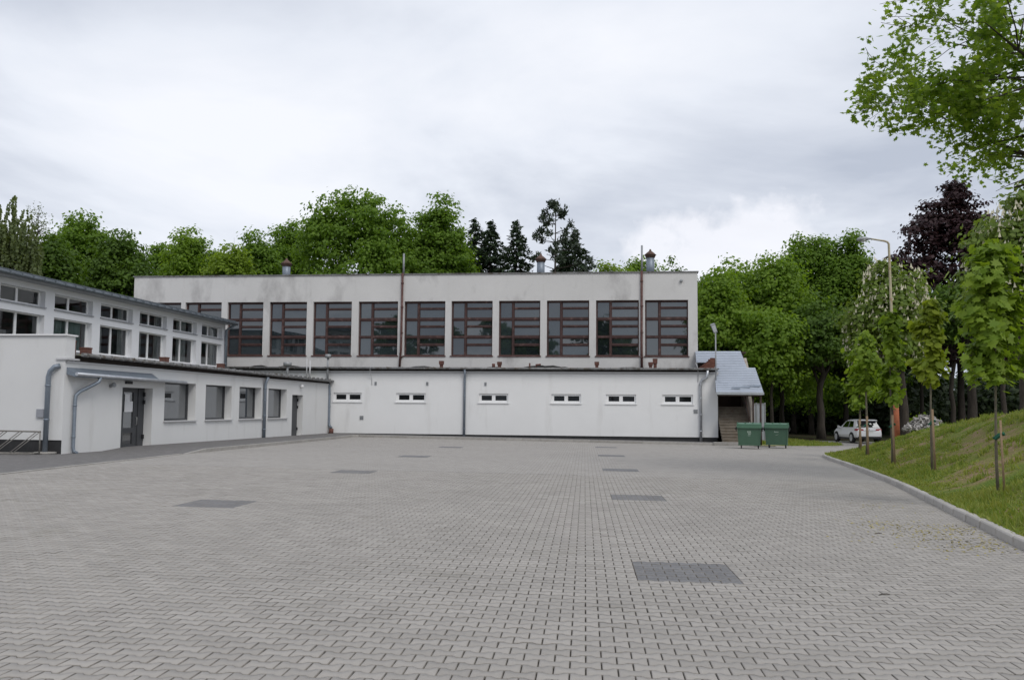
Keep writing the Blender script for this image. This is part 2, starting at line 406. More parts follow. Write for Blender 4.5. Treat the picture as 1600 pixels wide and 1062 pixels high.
def glass(name, tint, ior, transparent, rough=0.0):
    m, nt, b, o = new_mat(name)
    L = nt.links.new; N = nt.nodes.new
    fr = N('ShaderNodeFresnel'); fr.inputs['IOR'].default_value = ior
    tc = N('ShaderNodeTexCoord'); n = N('ShaderNodeTexNoise'); n.inputs['Scale'].default_value = 0.9; n.inputs['Detail'].default_value = 1
    L(tc.outputs['Object'], n.inputs['Vector'])
    bp = N('ShaderNodeBump'); bp.inputs['Strength'].default_value = 0.06; bp.inputs['Distance'].default_value = 0.05; L(n.outputs['Fac'], bp.inputs['Height'])
    gl = N('ShaderNodeBsdfGlossy'); gl.inputs['Roughness'].default_value = rough; gl.inputs['Color'].default_value = (0.92, 0.96, 1, 1); L(bp.outputs[0], gl.inputs['Normal'])
    ms = N('ShaderNodeMixShader'); L(fr.outputs[0], ms.inputs[0])
    if transparent:
        t = N('ShaderNodeBsdfTransparent'); t.inputs['Color'].default_value = (*tint, 1); L(t.outputs[0], ms.inputs[1])
    else:
        g = N('ShaderNodeNewGeometry'); oi = N('ShaderNodeObjectInfo')
        r = N('ShaderNodeMapRange'); r.inputs['To Min'].default_value = 0.55; r.inputs['To Max'].default_value = 1.7; L(oi.outputs['Random'], r.inputs['Value'])
        c = N('ShaderNodeRGB'); c.outputs[0].default_value = (*tint, 1)
        vm = N('ShaderNodeVectorMath'); vm.operation = 'SCALE'; L(c.outputs[0], vm.inputs[0]); L(r.outputs[0], vm.inputs['Scale'])
        d = N('ShaderNodeBsdfDiffuse'); L(vm.outputs[0], d.inputs['Color']); L(d.outputs[0], ms.inputs[1])
    L(gl.outputs[0], ms.inputs[2]); L(ms.outputs[0], o.inputs['Surface'])
    return m


M['hall_glass'] = glass('hall_glass', (0.018, 0.025, 0.028), 2.05, False, 0.02)
M['dark_glass'] = glass('dark_glass', (0.01, 0.011, 0.012), 1.3, False)
M['grey_glass'] = glass('grey_glass', (0.05, 0.05, 0.051), 2.5, False)
M['clear_glass'] = glass('clear_glass', (0.8, 0.82, 0.82), 1.8, True)
M['car_glass'] = glass('car_glass', (0.012, 0.013, 0.015), 1.6, False)

# leaves
M['leaf_lime'] = leaf_mat('leaf_lime', (0.107, 0.195, 0.023), (0.218, 0.325, 0.04), trans=0.5)
M['leaf_oak'] = leaf_mat('leaf_oak', (0.09, 0.172, 0.022), (0.185, 0.292, 0.037), trans=0.5)
M['leaf_dark'] = leaf_mat('leaf_dark', (0.052, 0.102, 0.016), (0.115, 0.195, 0.026), trans=0.42)
M['leaf_bright'] = leaf_mat('leaf_bright', (0.15, 0.235, 0.025), (0.25, 0.345, 0.042), trans=0.5)
M['leaf_maple'] = leaf_mat('leaf_maple', (0.10, 0.19, 0.025), (0.25, 0.335, 0.055), trans=0.62, patch=0.9)
M['leaf_young'] = leaf_mat('leaf_young', (0.12, 0.205, 0.022), (0.25, 0.34, 0.045), trans=0.45, patch=1.5)
M['leaf_young_lime'] = leaf_mat('leaf_young_lime', (0.16, 0.225, 0.022), (0.30, 0.355, 0.045), trans=0.45, patch=1.5)
M['leaf_chestnut'] = leaf_mat('leaf_chestnut', (0.10, 0.16, 0.03), (0.19, 0.255, 0.055), trans=0.45)
M['leaf_beech'] = leaf_mat('leaf_beech', (0.022, 0.011, 0.013), (0.05, 0.022, 0.025), trans=0.18)
M['leaf_willow'] = leaf_mat('leaf_willow', (0.10, 0.135, 0.055), (0.175, 0.21, 0.095))
M['needle'] = leaf_mat('needle', (0.03, 0.052, 0.03), (0.06, 0.088, 0.045), trans=0.1)
M['needle_pine'] = leaf_mat('needle_pine', (0.034, 0.05, 0.034), (0.066, 0.086, 0.052), trans=0.1)
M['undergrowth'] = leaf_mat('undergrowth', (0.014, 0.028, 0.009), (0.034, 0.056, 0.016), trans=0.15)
M['grass_blade'] = leaf_mat('grass_blade', (0.12, 0.205, 0.03), (0.33, 0.33, 0.10), trans=0.4, patch=0.6)

# ------------------------------------------------------------------ frames of the place
TH = R(6.7)
EU = Vector((math.cos(TH), -math.sin(TH), 0)); EV = Vector((math.sin(TH), math.cos(TH), 0))
OB = at(513, 677, 58.0); OB.z = 0.0          # inner corner where the school wing meets the gym


def bw(u, v, z=0.0):
    p = OB + EU * u + EV * v
    return Vector((p.x, p.y, z))


# ------------------------------------------------------------------ ground
def grid_sheet(name, xs, ys, zf, m, **kw):
    vs_ = [(x, y, zf(x, y)) for y in ys for x in xs]
    nx = len(xs)
    fs = [(j * nx + i, j * nx + i + 1, (j + 1) * nx + i + 1, (j + 1) * nx + i) for j in range(len(ys) - 1) for i in range(nx - 1)]
    me = bpy.data.meshes.new(name); me.from_pydata(vs_, [], fs); me.materials.append(m); me.update()
    return link(name, me, **kw)


def soil_mat(name, cols, scale, lo=0.42, hi=0.58, fine=30, bump=0.5):
    m, nt, b, o = new_mat(name)
    L = nt.links.new; N = nt.nodes.new
    g = N('ShaderNodeNewGeometry')
    n = N('ShaderNodeTexNoise'); n.inputs['Scale'].default_value = scale; n.inputs['Detail'].default_value = 8; n.inputs['Roughness'].default_value = 0.65; L(g.outputs['Position'], n.inputs['Vector'])
    r = N('ShaderNodeValToRGB')
    r.color_ramp.elements[0].position = lo; r.color_ramp.elements[0].color = (*cols[0], 1)
    r.color_ramp.elements[1].position = hi; r.color_ramp.elements[1].color = (*cols[-1], 1)
    for i, c in enumerate(cols[1:-1]):
        e = r.color_ramp.elements.new(lo + (hi - lo) * (i + 1) / (len(cols) - 1)); e.color = (*c, 1)
    L(n.outputs['Fac'], r.inputs[0])
    n2 = N('ShaderNodeTexNoise'); n2.inputs['Scale'].default_value = fine; n2.inputs['Detail'].default_value = 5; L(g.outputs['Position'], n2.inputs['Vector'])
    mr = N('ShaderNodeMapRange'); mr.inputs['From Min'].default_value = 0.3; mr.inputs['From Max'].default_value = 0.7; mr.inputs['To Min'].default_value = 0.6; mr.inputs['To Max'].default_value = 1.4; L(n2.outputs['Fac'], mr.inputs['Value'])
    vm = N('ShaderNodeVectorMath'); vm.operation = 'SCALE'; L(r.outputs[0], vm.inputs[0]); L(mr.outputs[0], vm.inputs['Scale'])
    L(vm.outputs[0], b.inputs['Base Color']); setp(b, Roughness=1.0); b.inputs['Specular IOR Level'].default_value = 0.1
    bp = N('ShaderNodeBump'); bp.inputs['Strength'].default_value = bump; bp.inputs['Distance'].default_value = 0.05; L(n2.outputs['Fac'], bp.inputs['Height']); L(bp.outputs[0], b.inputs['Normal'])
    return m


M['forest_floor'] = soil_mat('forest_floor', [(0.03, 0.024, 0.016), (0.045, 0.04, 0.02), (0.035, 0.05, 0.016)], 0.15)
M['lawn'] = soil_mat('lawn', [(0.11, 0.155, 0.03), (0.16, 0.19, 0.05), (0.30, 0.28, 0.16)], 0.35)
M['bank_soil'] = soil_mat('bank_soil', [(0.11, 0.16, 0.03), (0.17, 0.18, 0.05), (0.23, 0.175, 0.10), (0.27, 0.185, 0.125)], 0.5, 0.42, 0.66)

cs = [-1500, -600, -250, -120, -70, -40, -15, 0, 15, 40, 70, 120, 250, 600, 1500]
ry = [-1500, -500, -150, -60, -20, 0, 25, 50, 75, 100, 120, 200, 400, 900, 2500]
grid_sheet('ground', cs, ry, lambda x, y: gz(x, y) - 0.06, M['forest_floor'], kind='structure')

# ------------------------------------------------------------------ kerb line on the right
KP = [(4.2, -4), (4.75, 1), (5.3, 4.5), (5.85, 7.5), (6.35, 9.8), (6.97, 12.51), (7.45, 14.23), (8.02, 16.4), (8.88, 19.53), (10.04, 23.89), (11.3, 29.32), (12.35, 34.2), (13.22, 38.2), (14.1, 40.9), (15.9, 43.2), (19, 44.9), (24, 46.2), (34, 47.5)]


def catmull(P, step):
    P = [Vector((p[0], p[1])) for p in P]
    out = []
    for i in range(len(P) - 1):
        p0, p1, p2, p3 = P[max(i - 1, 0)], P[i], P[i + 1], P[min(i + 2, len(P) - 1)]
        n = max(2, int((p2 - p1).length / 0.1))
        for k in range(n):
            t = k / n
            out.append(0.5 * ((2 * p1) + (p2 - p0) * t + (2 * p0 - 5 * p1 + 4 * p2 - p3) * t * t + (3 * p1 - p0 - 3 * p2 + p3) * t ** 3))
    out.append(P[-1])
    res = [out[0]]; acc = 0
    for a, b in zip(out, out[1:]):
        seg = (b - a).length
        while acc + seg >= step:
            t = (step - acc) / seg
            a = a.lerp(b, t); res.append(a.copy()); seg = (b - a).length; acc = 0
        acc += seg
    return res


KERB = catmull(KP, 0.2)
KX = np.array([p.x for p in KERB]); KY = np.array([p.y for p in KERB])


def kerb_x(y):
    return float(np.interp(y, KY[:230], KX[:230]))


# ------------------------------------------------------------------ paved yard
PL, PR = 0.2145, 0.151                       # stone length, row pitch
PA = R(4.6)
GO = Vector((1.32, 9.58, gz(1.32, 9.58)))    # a corner of the paving grid
gx = Vector((math.cos(PA), -math.sin(PA), 0)); gy = Vector((math.sin(PA), math.cos(PA), 0))
gx.z = -0.0035 * gx.y - 0.011 * gx.x; gy.z = -0.0035 * gy.y - 0.011 * gy.x
gn = gx.cross(gy).normalized()
GM = Matrix(((gx.x, gy.x, gn.x, GO.x), (gx.y, gy.y, gn.y, GO.y), (gx.z, gy.z, gn.z, GO.z), (0, 0, 0, 1)))
GMI = GM.inverted()


def brick_mat(name, col, mortar, bw_, rh, msize, var=0.08, island=0.0, patch_scale=0.3):
    m, nt, b, o = new_mat(name)
    L = nt.links.new; N = nt.nodes.new
    tc = N('ShaderNodeTexCoord'); mp = N('ShaderNodeMapping'); L(tc.outputs['Object'], mp.inputs['Vector']); mp.inputs['Location'].default_value = (0, rh / 2, 0)
    br = N('ShaderNodeTexBrick'); br.offset = 0.5; br.offset_frequency = 2; br.squash = 1
    br.inputs['Scale'].default_value = 1; br.inputs['Brick Width'].default_value = bw_; br.inputs['Row Height'].default_value = rh; br.inputs['Mortar Size'].default_value = msize; br.inputs['Mortar Smooth'].default_value = 0.1
    c1 = tuple(c * (1 - var) for c in col); c2 = tuple(c * (1 + var) for c in col)
    br.inputs['Color1'].default_value = (*c1, 1); br.inputs['Color2'].default_value = (*c2, 1); br.inputs['Mortar'].default_value = (*mortar, 1); br.inputs['Bias'].default_value = 0
    L(mp.outputs[0], br.inputs['Vector'])
    n = N('ShaderNodeTexNoise'); n.inputs['Scale'].default_value = patch_scale; n.inputs['Detail'].default_value = 6; L(tc.outputs['Object'], n.inputs['Vector'])
    mr = N('ShaderNodeMapRange'); mr.inputs['From Min'].default_value = 0.3; mr.inputs['From Max'].default_value = 0.7; mr.inputs['To Min'].default_value = 0.965; mr.inputs['To Max'].default_value = 1.04; L(n.outputs['Fac'], mr.inputs['Value'])
    vm = N('ShaderNodeVectorMath'); vm.operation = 'SCALE'; L(br.outputs['Color'], vm.inputs[0]); L(mr.outputs[0], vm.inputs['Scale'])
    L(vm.outputs[0], b.inputs['Base Color']); setp(b, Roughness=0.93); b.inputs['Specular IOR Level'].default_value = 0.3
    return m


M['far_paving'] = brick_mat('far_paving', (0.345, 0.324, 0.30), (0.15, 0.14, 0.127), PL, PR, 0.006)
M['far_dark_paving'] = brick_mat('far_dark_paving', (0.19, 0.188, 0.192), (0.07, 0.07, 0.07), PL, PR, 0.0045)
M['walk_paving'] = brick_mat('walk_paving', (0.165, 0.158, 0.154), (0.09, 0.086, 0.082), 0.2, 0.1, 0.004, 0.12)

J0, J1 = -38, 104                            # rows built stone by stone
yard_mb = MB()
yard_mb.quad((-15.5, (J1 - 0.5) * PR, 0), (46, (J1 - 0.5) * PR, 0), (46, 60, 0), (-15.5, 60, 0))
yard_mb.quad((-40, -30, 0), (40, -30, 0), (40, (J0 - 0.5) * PR, 0), (-40, (J0 - 0.5) * PR, 0))
yard = yard_mb.build('paved_yard', M['far_paving'], kind='structure')
yard.matrix_world = GM
b_ = MB(); b_.quad((-24, (J0 - 0.5) * PR, -0.018), (24, (J0 - 0.5) * PR, -0.018), (24, (J1 - 0.5) * PR, -0.018), (-24, (J1 - 0.5) * PR, -0.018))
b_.build('joint_sand', M['joint'], yard, kind='stuff')


def stone_outline(half=0):
    e, w = 0.184 / 2 - 0.0034, 0.118 / 2 - 0.0034
    xe = PL / 2 - 0.0038
    pts = [(-.19 * PL, w), (.19 * PL, w), (.31 * PL, e), (xe, e), (xe, -e), (.31 * PL, -e), (.19 * PL, -w), (-.19 * PL, -w), (-.31 * PL, -e), (-xe, -e), (-xe, e), (-.31 * PL, e)]
    if half == 1:      # right half only (starts at the cut)
        pts = [(0.003, w)] + pts[1:7] + [(0.003, -w)]
    elif half == -1:
        pts = [(-0.003, -w)] + pts[7:12] + [pts[0], (-0.003, w)]
    return pts[::-1]


def stone_geo(half=0, detail=True):
    o = stone_outline(half); n = len(o)
    cx = sum(p[0] for p in o) / n; cy = sum(p[1] for p in o) / n
    c = 0.0035
    ins = []
    for x, y in o:
        ins.append((x - c * (1 if x > cx else -1), y - c * (1 if y > cy else -1)))
    V = [(x, y, 0) for x, y in ins] + [(x, y, -0.004) for x, y in o] + [(x, y, -0.024) for x, y in o]
    F = [tuple(range(n))]
    for i in range(n):
        j = (i + 1) % n
        F.append((n + i, n + j, j, i)); F.append((2 * n + i, 2 * n + j, n + j, n + i))
    return np.array(V), F


GEO = {h: stone_geo(h) for h in (0, 1, -1)}
# dark drain patches: (left column, first row) in the grid, five stones wide and eight rows deep
patches = []
for wx, wy in ((1.32, 9.58), (2.07, 18.45), (2.83, 27.2), (3.55, 36.55), (4.25, 45.6), (-5.65, 15.65), (-4.9, 24.4), (-4.1, 33.1), (-3.3, 42.0)):
    g = GMI @ Vector((wx, wy, gz(wx, wy)))
    patches.append((round(g.x / PL), 2 * round(g.y / PR / 2)))

rngp = np.random.default_rng(5)
light, dark = [], [[] for _ in patches]
for j in range(J0, J1):
    wyc = GO.y + j * PR
    half_w = 0.60 * max(wyc, 4.0) + 1.6
    i0 = int(math.floor((-half_w - GO.x) / PL)); i1 = int(math.ceil((half_w - GO.x) / PL))
    row_p = [(k, p) for k, p in enumerate(patches) if p[1] <= j < p[1] + 8]
    for i in range(i0, i1):
        xc = (i + 0.5) * PL if j % 2 == 0 else i * PL
        wx = GO.x + xc; wy = wyc - math.sin(PA) * xc
        if wx > kerb_x(wy) - 0.22 or wy < 3.4: continue
        if wx < -13.2 and wy > 20: continue
        done = False
        for k, p in row_p:
            a0, a1 = p[0] * PL, (p[0] + 5) * PL
            if j % 2 == 0:
                if a0 < xc < a1: dark[k].append((xc, j * PR, 0)); done = True
            else:
                if abs(xc - a0) < 1e-4: dark[k].append((xc, j * PR, 1)); light.append((xc, j * PR, -1)); done = True
                elif abs(xc - a1) < 1e-4: dark[k].append((xc, j * PR, -1)); light.append((xc, j * PR, 1)); done = True
                elif a0 < xc < a1: dark[k].append((xc, j * PR, 0)); done = True
        if not done: light.append((xc, j * PR, 0))

# the 300 that show largest are stones of their own
scored = []
for n_, s in enumerate(light):
    w = GM @ Vector((s[0], s[1], 0)); px, py = project(w)
    if 8 < px < 1592 and 300 < py < 1056 and s[2] == 0: scored.append((w.length, n_))
scored.sort()
single = set(n_ for _, n_ in scored[:290])


def stones_mesh(name, items, m):
    V = []; LI = []; LS = []; LT = []; base = 0; ls = 0
    for x, y, h in items:
        gv, gf = GEO[h]
        a = rngp.normal(0, 0.006); ca, sa = math.cos(a), math.sin(a)
        q = gv.copy(); q[:, 0] = gv[:, 0] * ca - gv[:, 1] * sa + x + rngp.normal(0, 0.0008); q[:, 1] = gv[:, 0] * sa + gv[:, 1] * ca + y + rngp.normal(0, 0.0008)
        q[:, 2] += rngp.normal(0, 0.0009) + gv[:, 0] * rngp.normal(0, 0.006) + gv[:, 1] * rngp.normal(0, 0.006)
        V.append(q)
        for f in gf:
            LI.extend([base + i for i in f]); LS.append(ls); LT.append(len(f)); ls += len(f)
        base += len(gv)
    me = np_mesh(name, np.concatenate(V), LI, LS, LT, [m, M['paver_edge']])
    me.polygons.foreach_set('material_index', [0 if t > 4 else 1 for t in LT])
    return me


link('pavers', stones_mesh('pavers', [s for n_, s in enumerate(light) if n_ not in single], M['paver']), yard, kind='stuff')
sm = stones_mesh('paver', [(0, 0, 0)], M['paver'])
for n_ in sorted(single):
    s = light[n_]
    o = link('paver', sm, yard)
    o.location = (s[0], s[1], rngp.normal(0, 0.0009)); o.rotation_euler = (rngp.normal(0, 0.006), rngp.normal(0, 0.006), rngp.normal(0, 0.006))
for k, d in enumerate(dark):
    if d:
        link('dark_paver_patch', stones_mesh('dark_paver_patch', d, M['dark_paver']), yard, kind='stuff')
    else:
        p = patches[k]; q = MB(); q.quad((p[0] * PL, p[1] * PR - PR / 2, 0.004), ((p[0] + 5) * PL, p[1] * PR - PR / 2, 0.004), ((p[0] + 5) * PL, (p[1] + 8) * PR - PR / 2, 0.004), (p[0] * PL, (p[1] + 8) * PR - PR / 2, 0.004))
        q.build('dark_paver_patch', M['far_dark_paving'], yard)

# ------------------------------------------------------------------ kerb stones on the right
kst = MB(); kst.bbox(-0.493, 0.493, -0.075, 0.075, -0.12, 0.125, 0.02)
kme = kst.mesh('kerb_stone', M['kerb_concrete'])
kerb = empty('kerb', (8.9, 19.5, gz(8.9, 19.5)), kind='structure')
ks = catmull(KP, 1.0)
rk = random.Random(4)
for a, b in zip(ks, ks[1:]):
    c = (a + b) / 2; d = b - a
    o = link('kerb_stone', kme, kerb)
    o.location = (c.x - 8.9, c.y - 19.5, gz(c.x, c.y) - gz(8.9, 19.5) + rk.gauss(0, 0.003))
    o.rotation_euler = (rk.gauss(0, 0.01), rk.gauss(0, 0.004), math.atan2(d.y, d.x) + rk.gauss(0, 0.004))

# ------------------------------------------------------------------ grass bank
bank_poly = [(p.x, p.y) for p in KERB] + [(60, 47), (60, -6), (4.2, -6)]
BP = np.array(bank_poly)


def bank_d(x, y):
    """distance inside the kerb line (negative outside)"""
    dd = np.hypot(KX - x, KY - y); i = int(np.argmin(dd))
    j = min(max(i, 1), len(KX) - 2)
    tx, ty = KX[j + 1] - KX[j - 1], KY[j + 1] - KY[j - 1]
    s = (x - KX[i]) * ty - (y - KY[i]) * tx
    return float(dd[i]) if s > 0 else -float(dd[i])


def sstep(t):
    t = max(0.0, min(1.0, t)); return t * t * (3 - 2 * t)


from mathutils import noise as mnoise


def bank_z(x, y, d=None):
    d = bank_d(x, y) if d is None else d
    top = 2.06 - 0.055 * max(0.0, y - 28) - 0.0 * y
    t = max(0.0, d) / 5.6
    f = 0.55 * sstep(t) + 0.45 * min(1.0, t)
    n = mnoise.noise(Vector((x * 0.7, y * 0.7, 3))) * 0.13 + mnoise.noise(Vector((x * 2.1, y * 2.1, 8))) * 0.05
    return gz(x, y) + 0.09 + top * f + n * min(1.0, d / 1.2) * (1.3 if d > 0 else 0)


cell = 0.3
nx, ny = int((34 - 4) / cell), int((49 + 4) / cell)
idx = {}; V = []; F = []
dcache = {}
for j in range(ny + 1):
    for i in range(nx + 1):
        x, y = 4 + i * cell, -4 + j * cell
        d = bank_d(x, y)
        if d < -cell * 1.5: continue
        if d < 0.09:
            k = int(np.argmin(np.hypot(KX - x, KY - y))); k = min(max(k, 1), len(KX) - 2)
            t = Vector((KX[k + 1] - KX[k - 1], KY[k + 1] - KY[k - 1])).normalized()
            x, y = KX[k] + t.y * 0.07, KY[k] - t.x * 0.07; d = 0.07
        idx[(i, j)] = len(V); V.append((x, y, bank_z(x, y, d)))
for j in range(ny):
    for i in range(nx):
        q = [(i, j), (i + 1, j), (i + 1, j + 1), (i, j + 1)]
        if all(k in idx for k in q): F.append(tuple(idx[k] for k in q))
me = bpy.data.meshes.new('grass_bank'); me.from_pydata(V, [], F); me.materials.append(M['bank_soil'])
me.polygons.foreach_set('use_smooth', [True] * len(F)); me.update()
link('grass_bank', me, kind='structure')


def on_bank(px, py):
    r = ray(px, py)
    t = 8.0
    while t < 70:
        p = Vector((0, 0, CAM_H)) + r * t
        if bank_d(p.x, p.y) > 0 and p.z <= bank_z(p.x, p.y): return p
        t += 0.05
    return on_ground(px, py)


# ------------------------------------------------------------------ lawn behind the bins
lawn_edge = catmull([(15.2, 52.6), (17.2, 53.0), (18.9, 54.0), (20.4, 56.0), (21.3, 59), (21.6, 64), (21.5, 72), (22, 84), (24, 96)], 0.5)
q = MB()
for a, b in zip(lawn_edge, lawn_edge[1:]):
    q.quad((12.6 if a.y < 60 else -10, a.y, gz(12.6, a.y) + 0.03), (a.x, a.y, gz(a.x, a.y) + 0.03), (b.x, b.y, gz(b.x, b.y) + 0.03), (12.6 if a.y < 60 else -10, b.y, gz(12.6, b.y) + 0.03))
lawn = q.build('lawn', M['lawn'], kind='structure')
ke = MB(); ke.bbox(-0.49, 0.49, -0.04, 0.04, -0.1, 0.055, 0.01)
kem = ke.mesh('edging_stone', M['concrete'])
le = catmull([(p.x, p.y) for p in lawn_edge[::2]], 1.0)
for a, b in list(zip(le, le[1:]))[:16]:
    c = (a + b) / 2; d = b - a
    o = link('edging_stone', kem, lawn); o.location = (c.x, c.y, gz(c.x, c.y)); o.rotation_euler = (0, 0, math.atan2(d.y, d.x))

# ------------------------------------------------------------------ pavement along the two buildings
walk = empty('pavement', OB, -TH, kind='structure')


def wz(u, v, h):
    p = bw(u, v); return gz(p.x, p.y) + h


EDGE = [(-46, 4.7, .016), (-36.3, 3.9, .016), (-30.3, 3.5, .016), (-25.6, 3.2, .02), (-24, 3.15, .12), (-15.8, 2.95, .12), (-6, 2.65, .12), (-2.6, 2.45, .12)]
q = MB()
for (v0, u0, h0), (v1, u1, h1) in zip(EDGE, EDGE[1:]):
    lo = -24 if v1 < -28 else 0.02
    vm = v1
    if v0 < -27.9 < v1:      # meets the end wall inside this strip
        t = (-27.9 - v0) / (v1 - v0); um = u0 + (u1 - u0) * t; hm = h0 + (h1 - h0) * t
        q.quad((-24, v0, wz(-24, v0, h0)), (u0, v0, wz(u0, v0, h0)), (um, -27.9, wz(um, -27.9, hm)), (-24, -27.9, wz(-24, -27.9, hm)))
        v0, u0, h0 = -27.9, um, hm; lo = 0.0
    q.quad((lo, v0, wz(lo, v0, h0)), (u0, v0, wz(u0, v0, h0)), (u1, v1, wz(u1, v1, h1)), (lo, v1, wz(lo, v1, h1)))
q.quad((0.02, -2.6, wz(0, -2.6, .12)), (2.45, -2.6, wz(2.45, -2.6, .12)), (2.45, 0.06, wz(2.45, 0, .12)), (0.02, 0.06, wz(0, 0, .12)))
for k in range(11):
    a, b = 2.45 + k * 2.02, 2.45 + (k + 1) * 2.02
    q.quad((a, -2.6, wz(a, -2.6, .12)), (b, -2.6, wz(b, -2.6, .12)), (b, 0.06, wz(b, 0, .12)), (a, 0.06, wz(a, 0, .12)))
q.build('walkway', M['walk_paving'], walk)
ke = MB(); ke.bbox(-0.494, 0.494, -0.05, 0.05, -0.16, 0.015, 0.012)
kwm = ke.mesh('kerb_stone', M['concrete'])
epath = [(u, v) for v, u, h in EDGE] + [(2.45 + k, -2.62) for k in (0.6, 4, 10, 16, 22.3)]
eh = {}
pts = catmull(epath, 1.0)
for a, b in zip(pts, pts[1:]):
    c = (a + b) / 2; d = b - a
    h = 0.016 if c.y < -25.6 else (0.12 if c.y > -24 else 0.016 + (c.y + 25.6) / 1.6 * 0.104)
    o = link('kerb_stone', kwm, walk); o.location = (c.x, c.y, wz(c.x, c.y, h)); o.rotation_euler = (0, 0, math.atan2(d.y, d.x))
    dz = wz(b.x, b.y, 0) - wz(a.x, a.y, 0)
    if -25.6 < c.y < -24: o.rotation_euler = (0, -0.065 if d.y > 0 else 0.065, math.atan2(d.y, d.x))

# ------------------------------------------------------------------ gym building
gym = empty('gym_building', OB, -TH, label='long gym hall, weathered upper wall with brown framed windows above a white lower storey', cat='building')
HV = 2.5                                   # the hall stands this far behind the lower storey
P_low = lambda a, b, d: (a, d, b)
P_hall = lambda a, b, d: (a, HV + d, b)

SMALL = [(0.28, 2.12), (4.36, 6.25), (9.64, 11.48), (14.18, 16.0), (17.54, 19.37), (20.96, 22.8)]
sz0, sz1 = 2.06, 2.62
q = MB()
q.wall(P_low, -7.6, 24.28, 0.06, 3.86, [(a, b, sz0, sz1) for a, b in SMALL], 0.16)
q.quad((24.28, 0, 0.06), (24.28, 14, 0.06), (24.28, 14, 3.86), (24.28, 0, 3.86))
q.quad((-7.6, 0, 0.06), (24.28, 0, 0.06), (24.28, 0.06, 0.06), (-7.6, 0.06, 0.06))
q.build('lower_wall', M['white_render'], gym)
q = MB(); q.box(-7.6, 24.24, 0.05, 1.0, -1.2, 0.055); q.build('plinth', M['dark_plinth'], gym)
q = MB(); q.box(-7.6, 24.33, -0.05, 0.4, 3.862, 4.01); q.build('cornice', M['sill'], gym)
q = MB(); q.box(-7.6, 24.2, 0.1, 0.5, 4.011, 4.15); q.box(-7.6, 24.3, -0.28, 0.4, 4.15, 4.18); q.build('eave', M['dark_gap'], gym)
q = MB(); q.prism([(-7.6, -0.32, 4.185), (-7.6, HV + 0.05, 4.30), (-7.6, HV + 0.05, 4.34), (-7.6, -0.32, 4.225)], (31.95, 0, 0)); q.build('lower_roof', M['tar'], gym)
q = MB(); q.tube([(-7.5, -0.33, 4.17), (24.25, -0.33, 4.17)], 0.07, 8)
for k in range(32): q.box(-7.2 + k, -7.17 + k, -0.42, -0.25, 4.1, 4.25)
q.build('gutter', M['old_gutter'], gym)

for i, (a, b) in enumerate(SMALL):
    fr = MB(); m_ = (a + b) / 2
    panes = [(a + 0.16, m_ - 0.11, sz0 + 0.13, sz1 - 0.12), (m_ + 0.11, b - 0.10, sz0 + 0.13, sz1 - 0.12)]
    fr.wall(lambda x, z, d: (x, 0.09 + d, z), a, b, sz0, sz1, panes, 0.05)
    w = fr.build('small_window', M['white_pvc'], gym)
    for p in panes:
        pm = MB(); pm.box(p[0], p[1], 0.135, 0.145, p[2], p[3]); pm.build('pane', M['dark_glass'], w)
    s = MB(); s.box(a - 0.06, b + 0.06, -0.06, 0.09, sz0 - 0.06, sz0 - 0.002); s.build('sill', M['white_pvc'], w)

# upper wall of the hall with its row of windows
LEFT = [-14.1, -11.09, -8.08, -5.1, -2.06, 1.07, 4.19, 7.36, 10.52, 13.67, 16.86, 20.0]
RIGHT = [-11.4, -8.5, -5.55, -2.5, 0.6, 3.76, 6.95, 10.1, 13.24, 16.42, 19.61, 22.73]
wz0, wz1 = 5.13, 8.73
q = MB()
q.wall(P_hall, -14.85, 23.32, 4.2, 10.5, [(a, b, wz0, wz1) for a, b in zip(LEFT, RIGHT)], 0.30)
q.quad((23.32, HV, 4.2), (23.32, HV + 17, 4.2), (23.32, HV + 17, 10.5), (23.32, HV, 10.5))
q.quad((-14.85, HV, 4.2), (-14.85, HV + 17, 4.2), (-14.85, HV + 17, 10.5), (-14.85, HV, 10.5))
q.quad((-14.85, HV + 17, 0), (23.32, HV + 17, 0), (23.32, HV + 17, 10.5), (-14.85, HV + 17, 10.5))
q.build('upper_wall', M['old_render'], gym)
q = MB(); q.box(-14.93, 23.4, HV - 0.07, HV + 17.1, 10.5, 10.575); q.build('roof_edge', M['old_gutter'], gym)
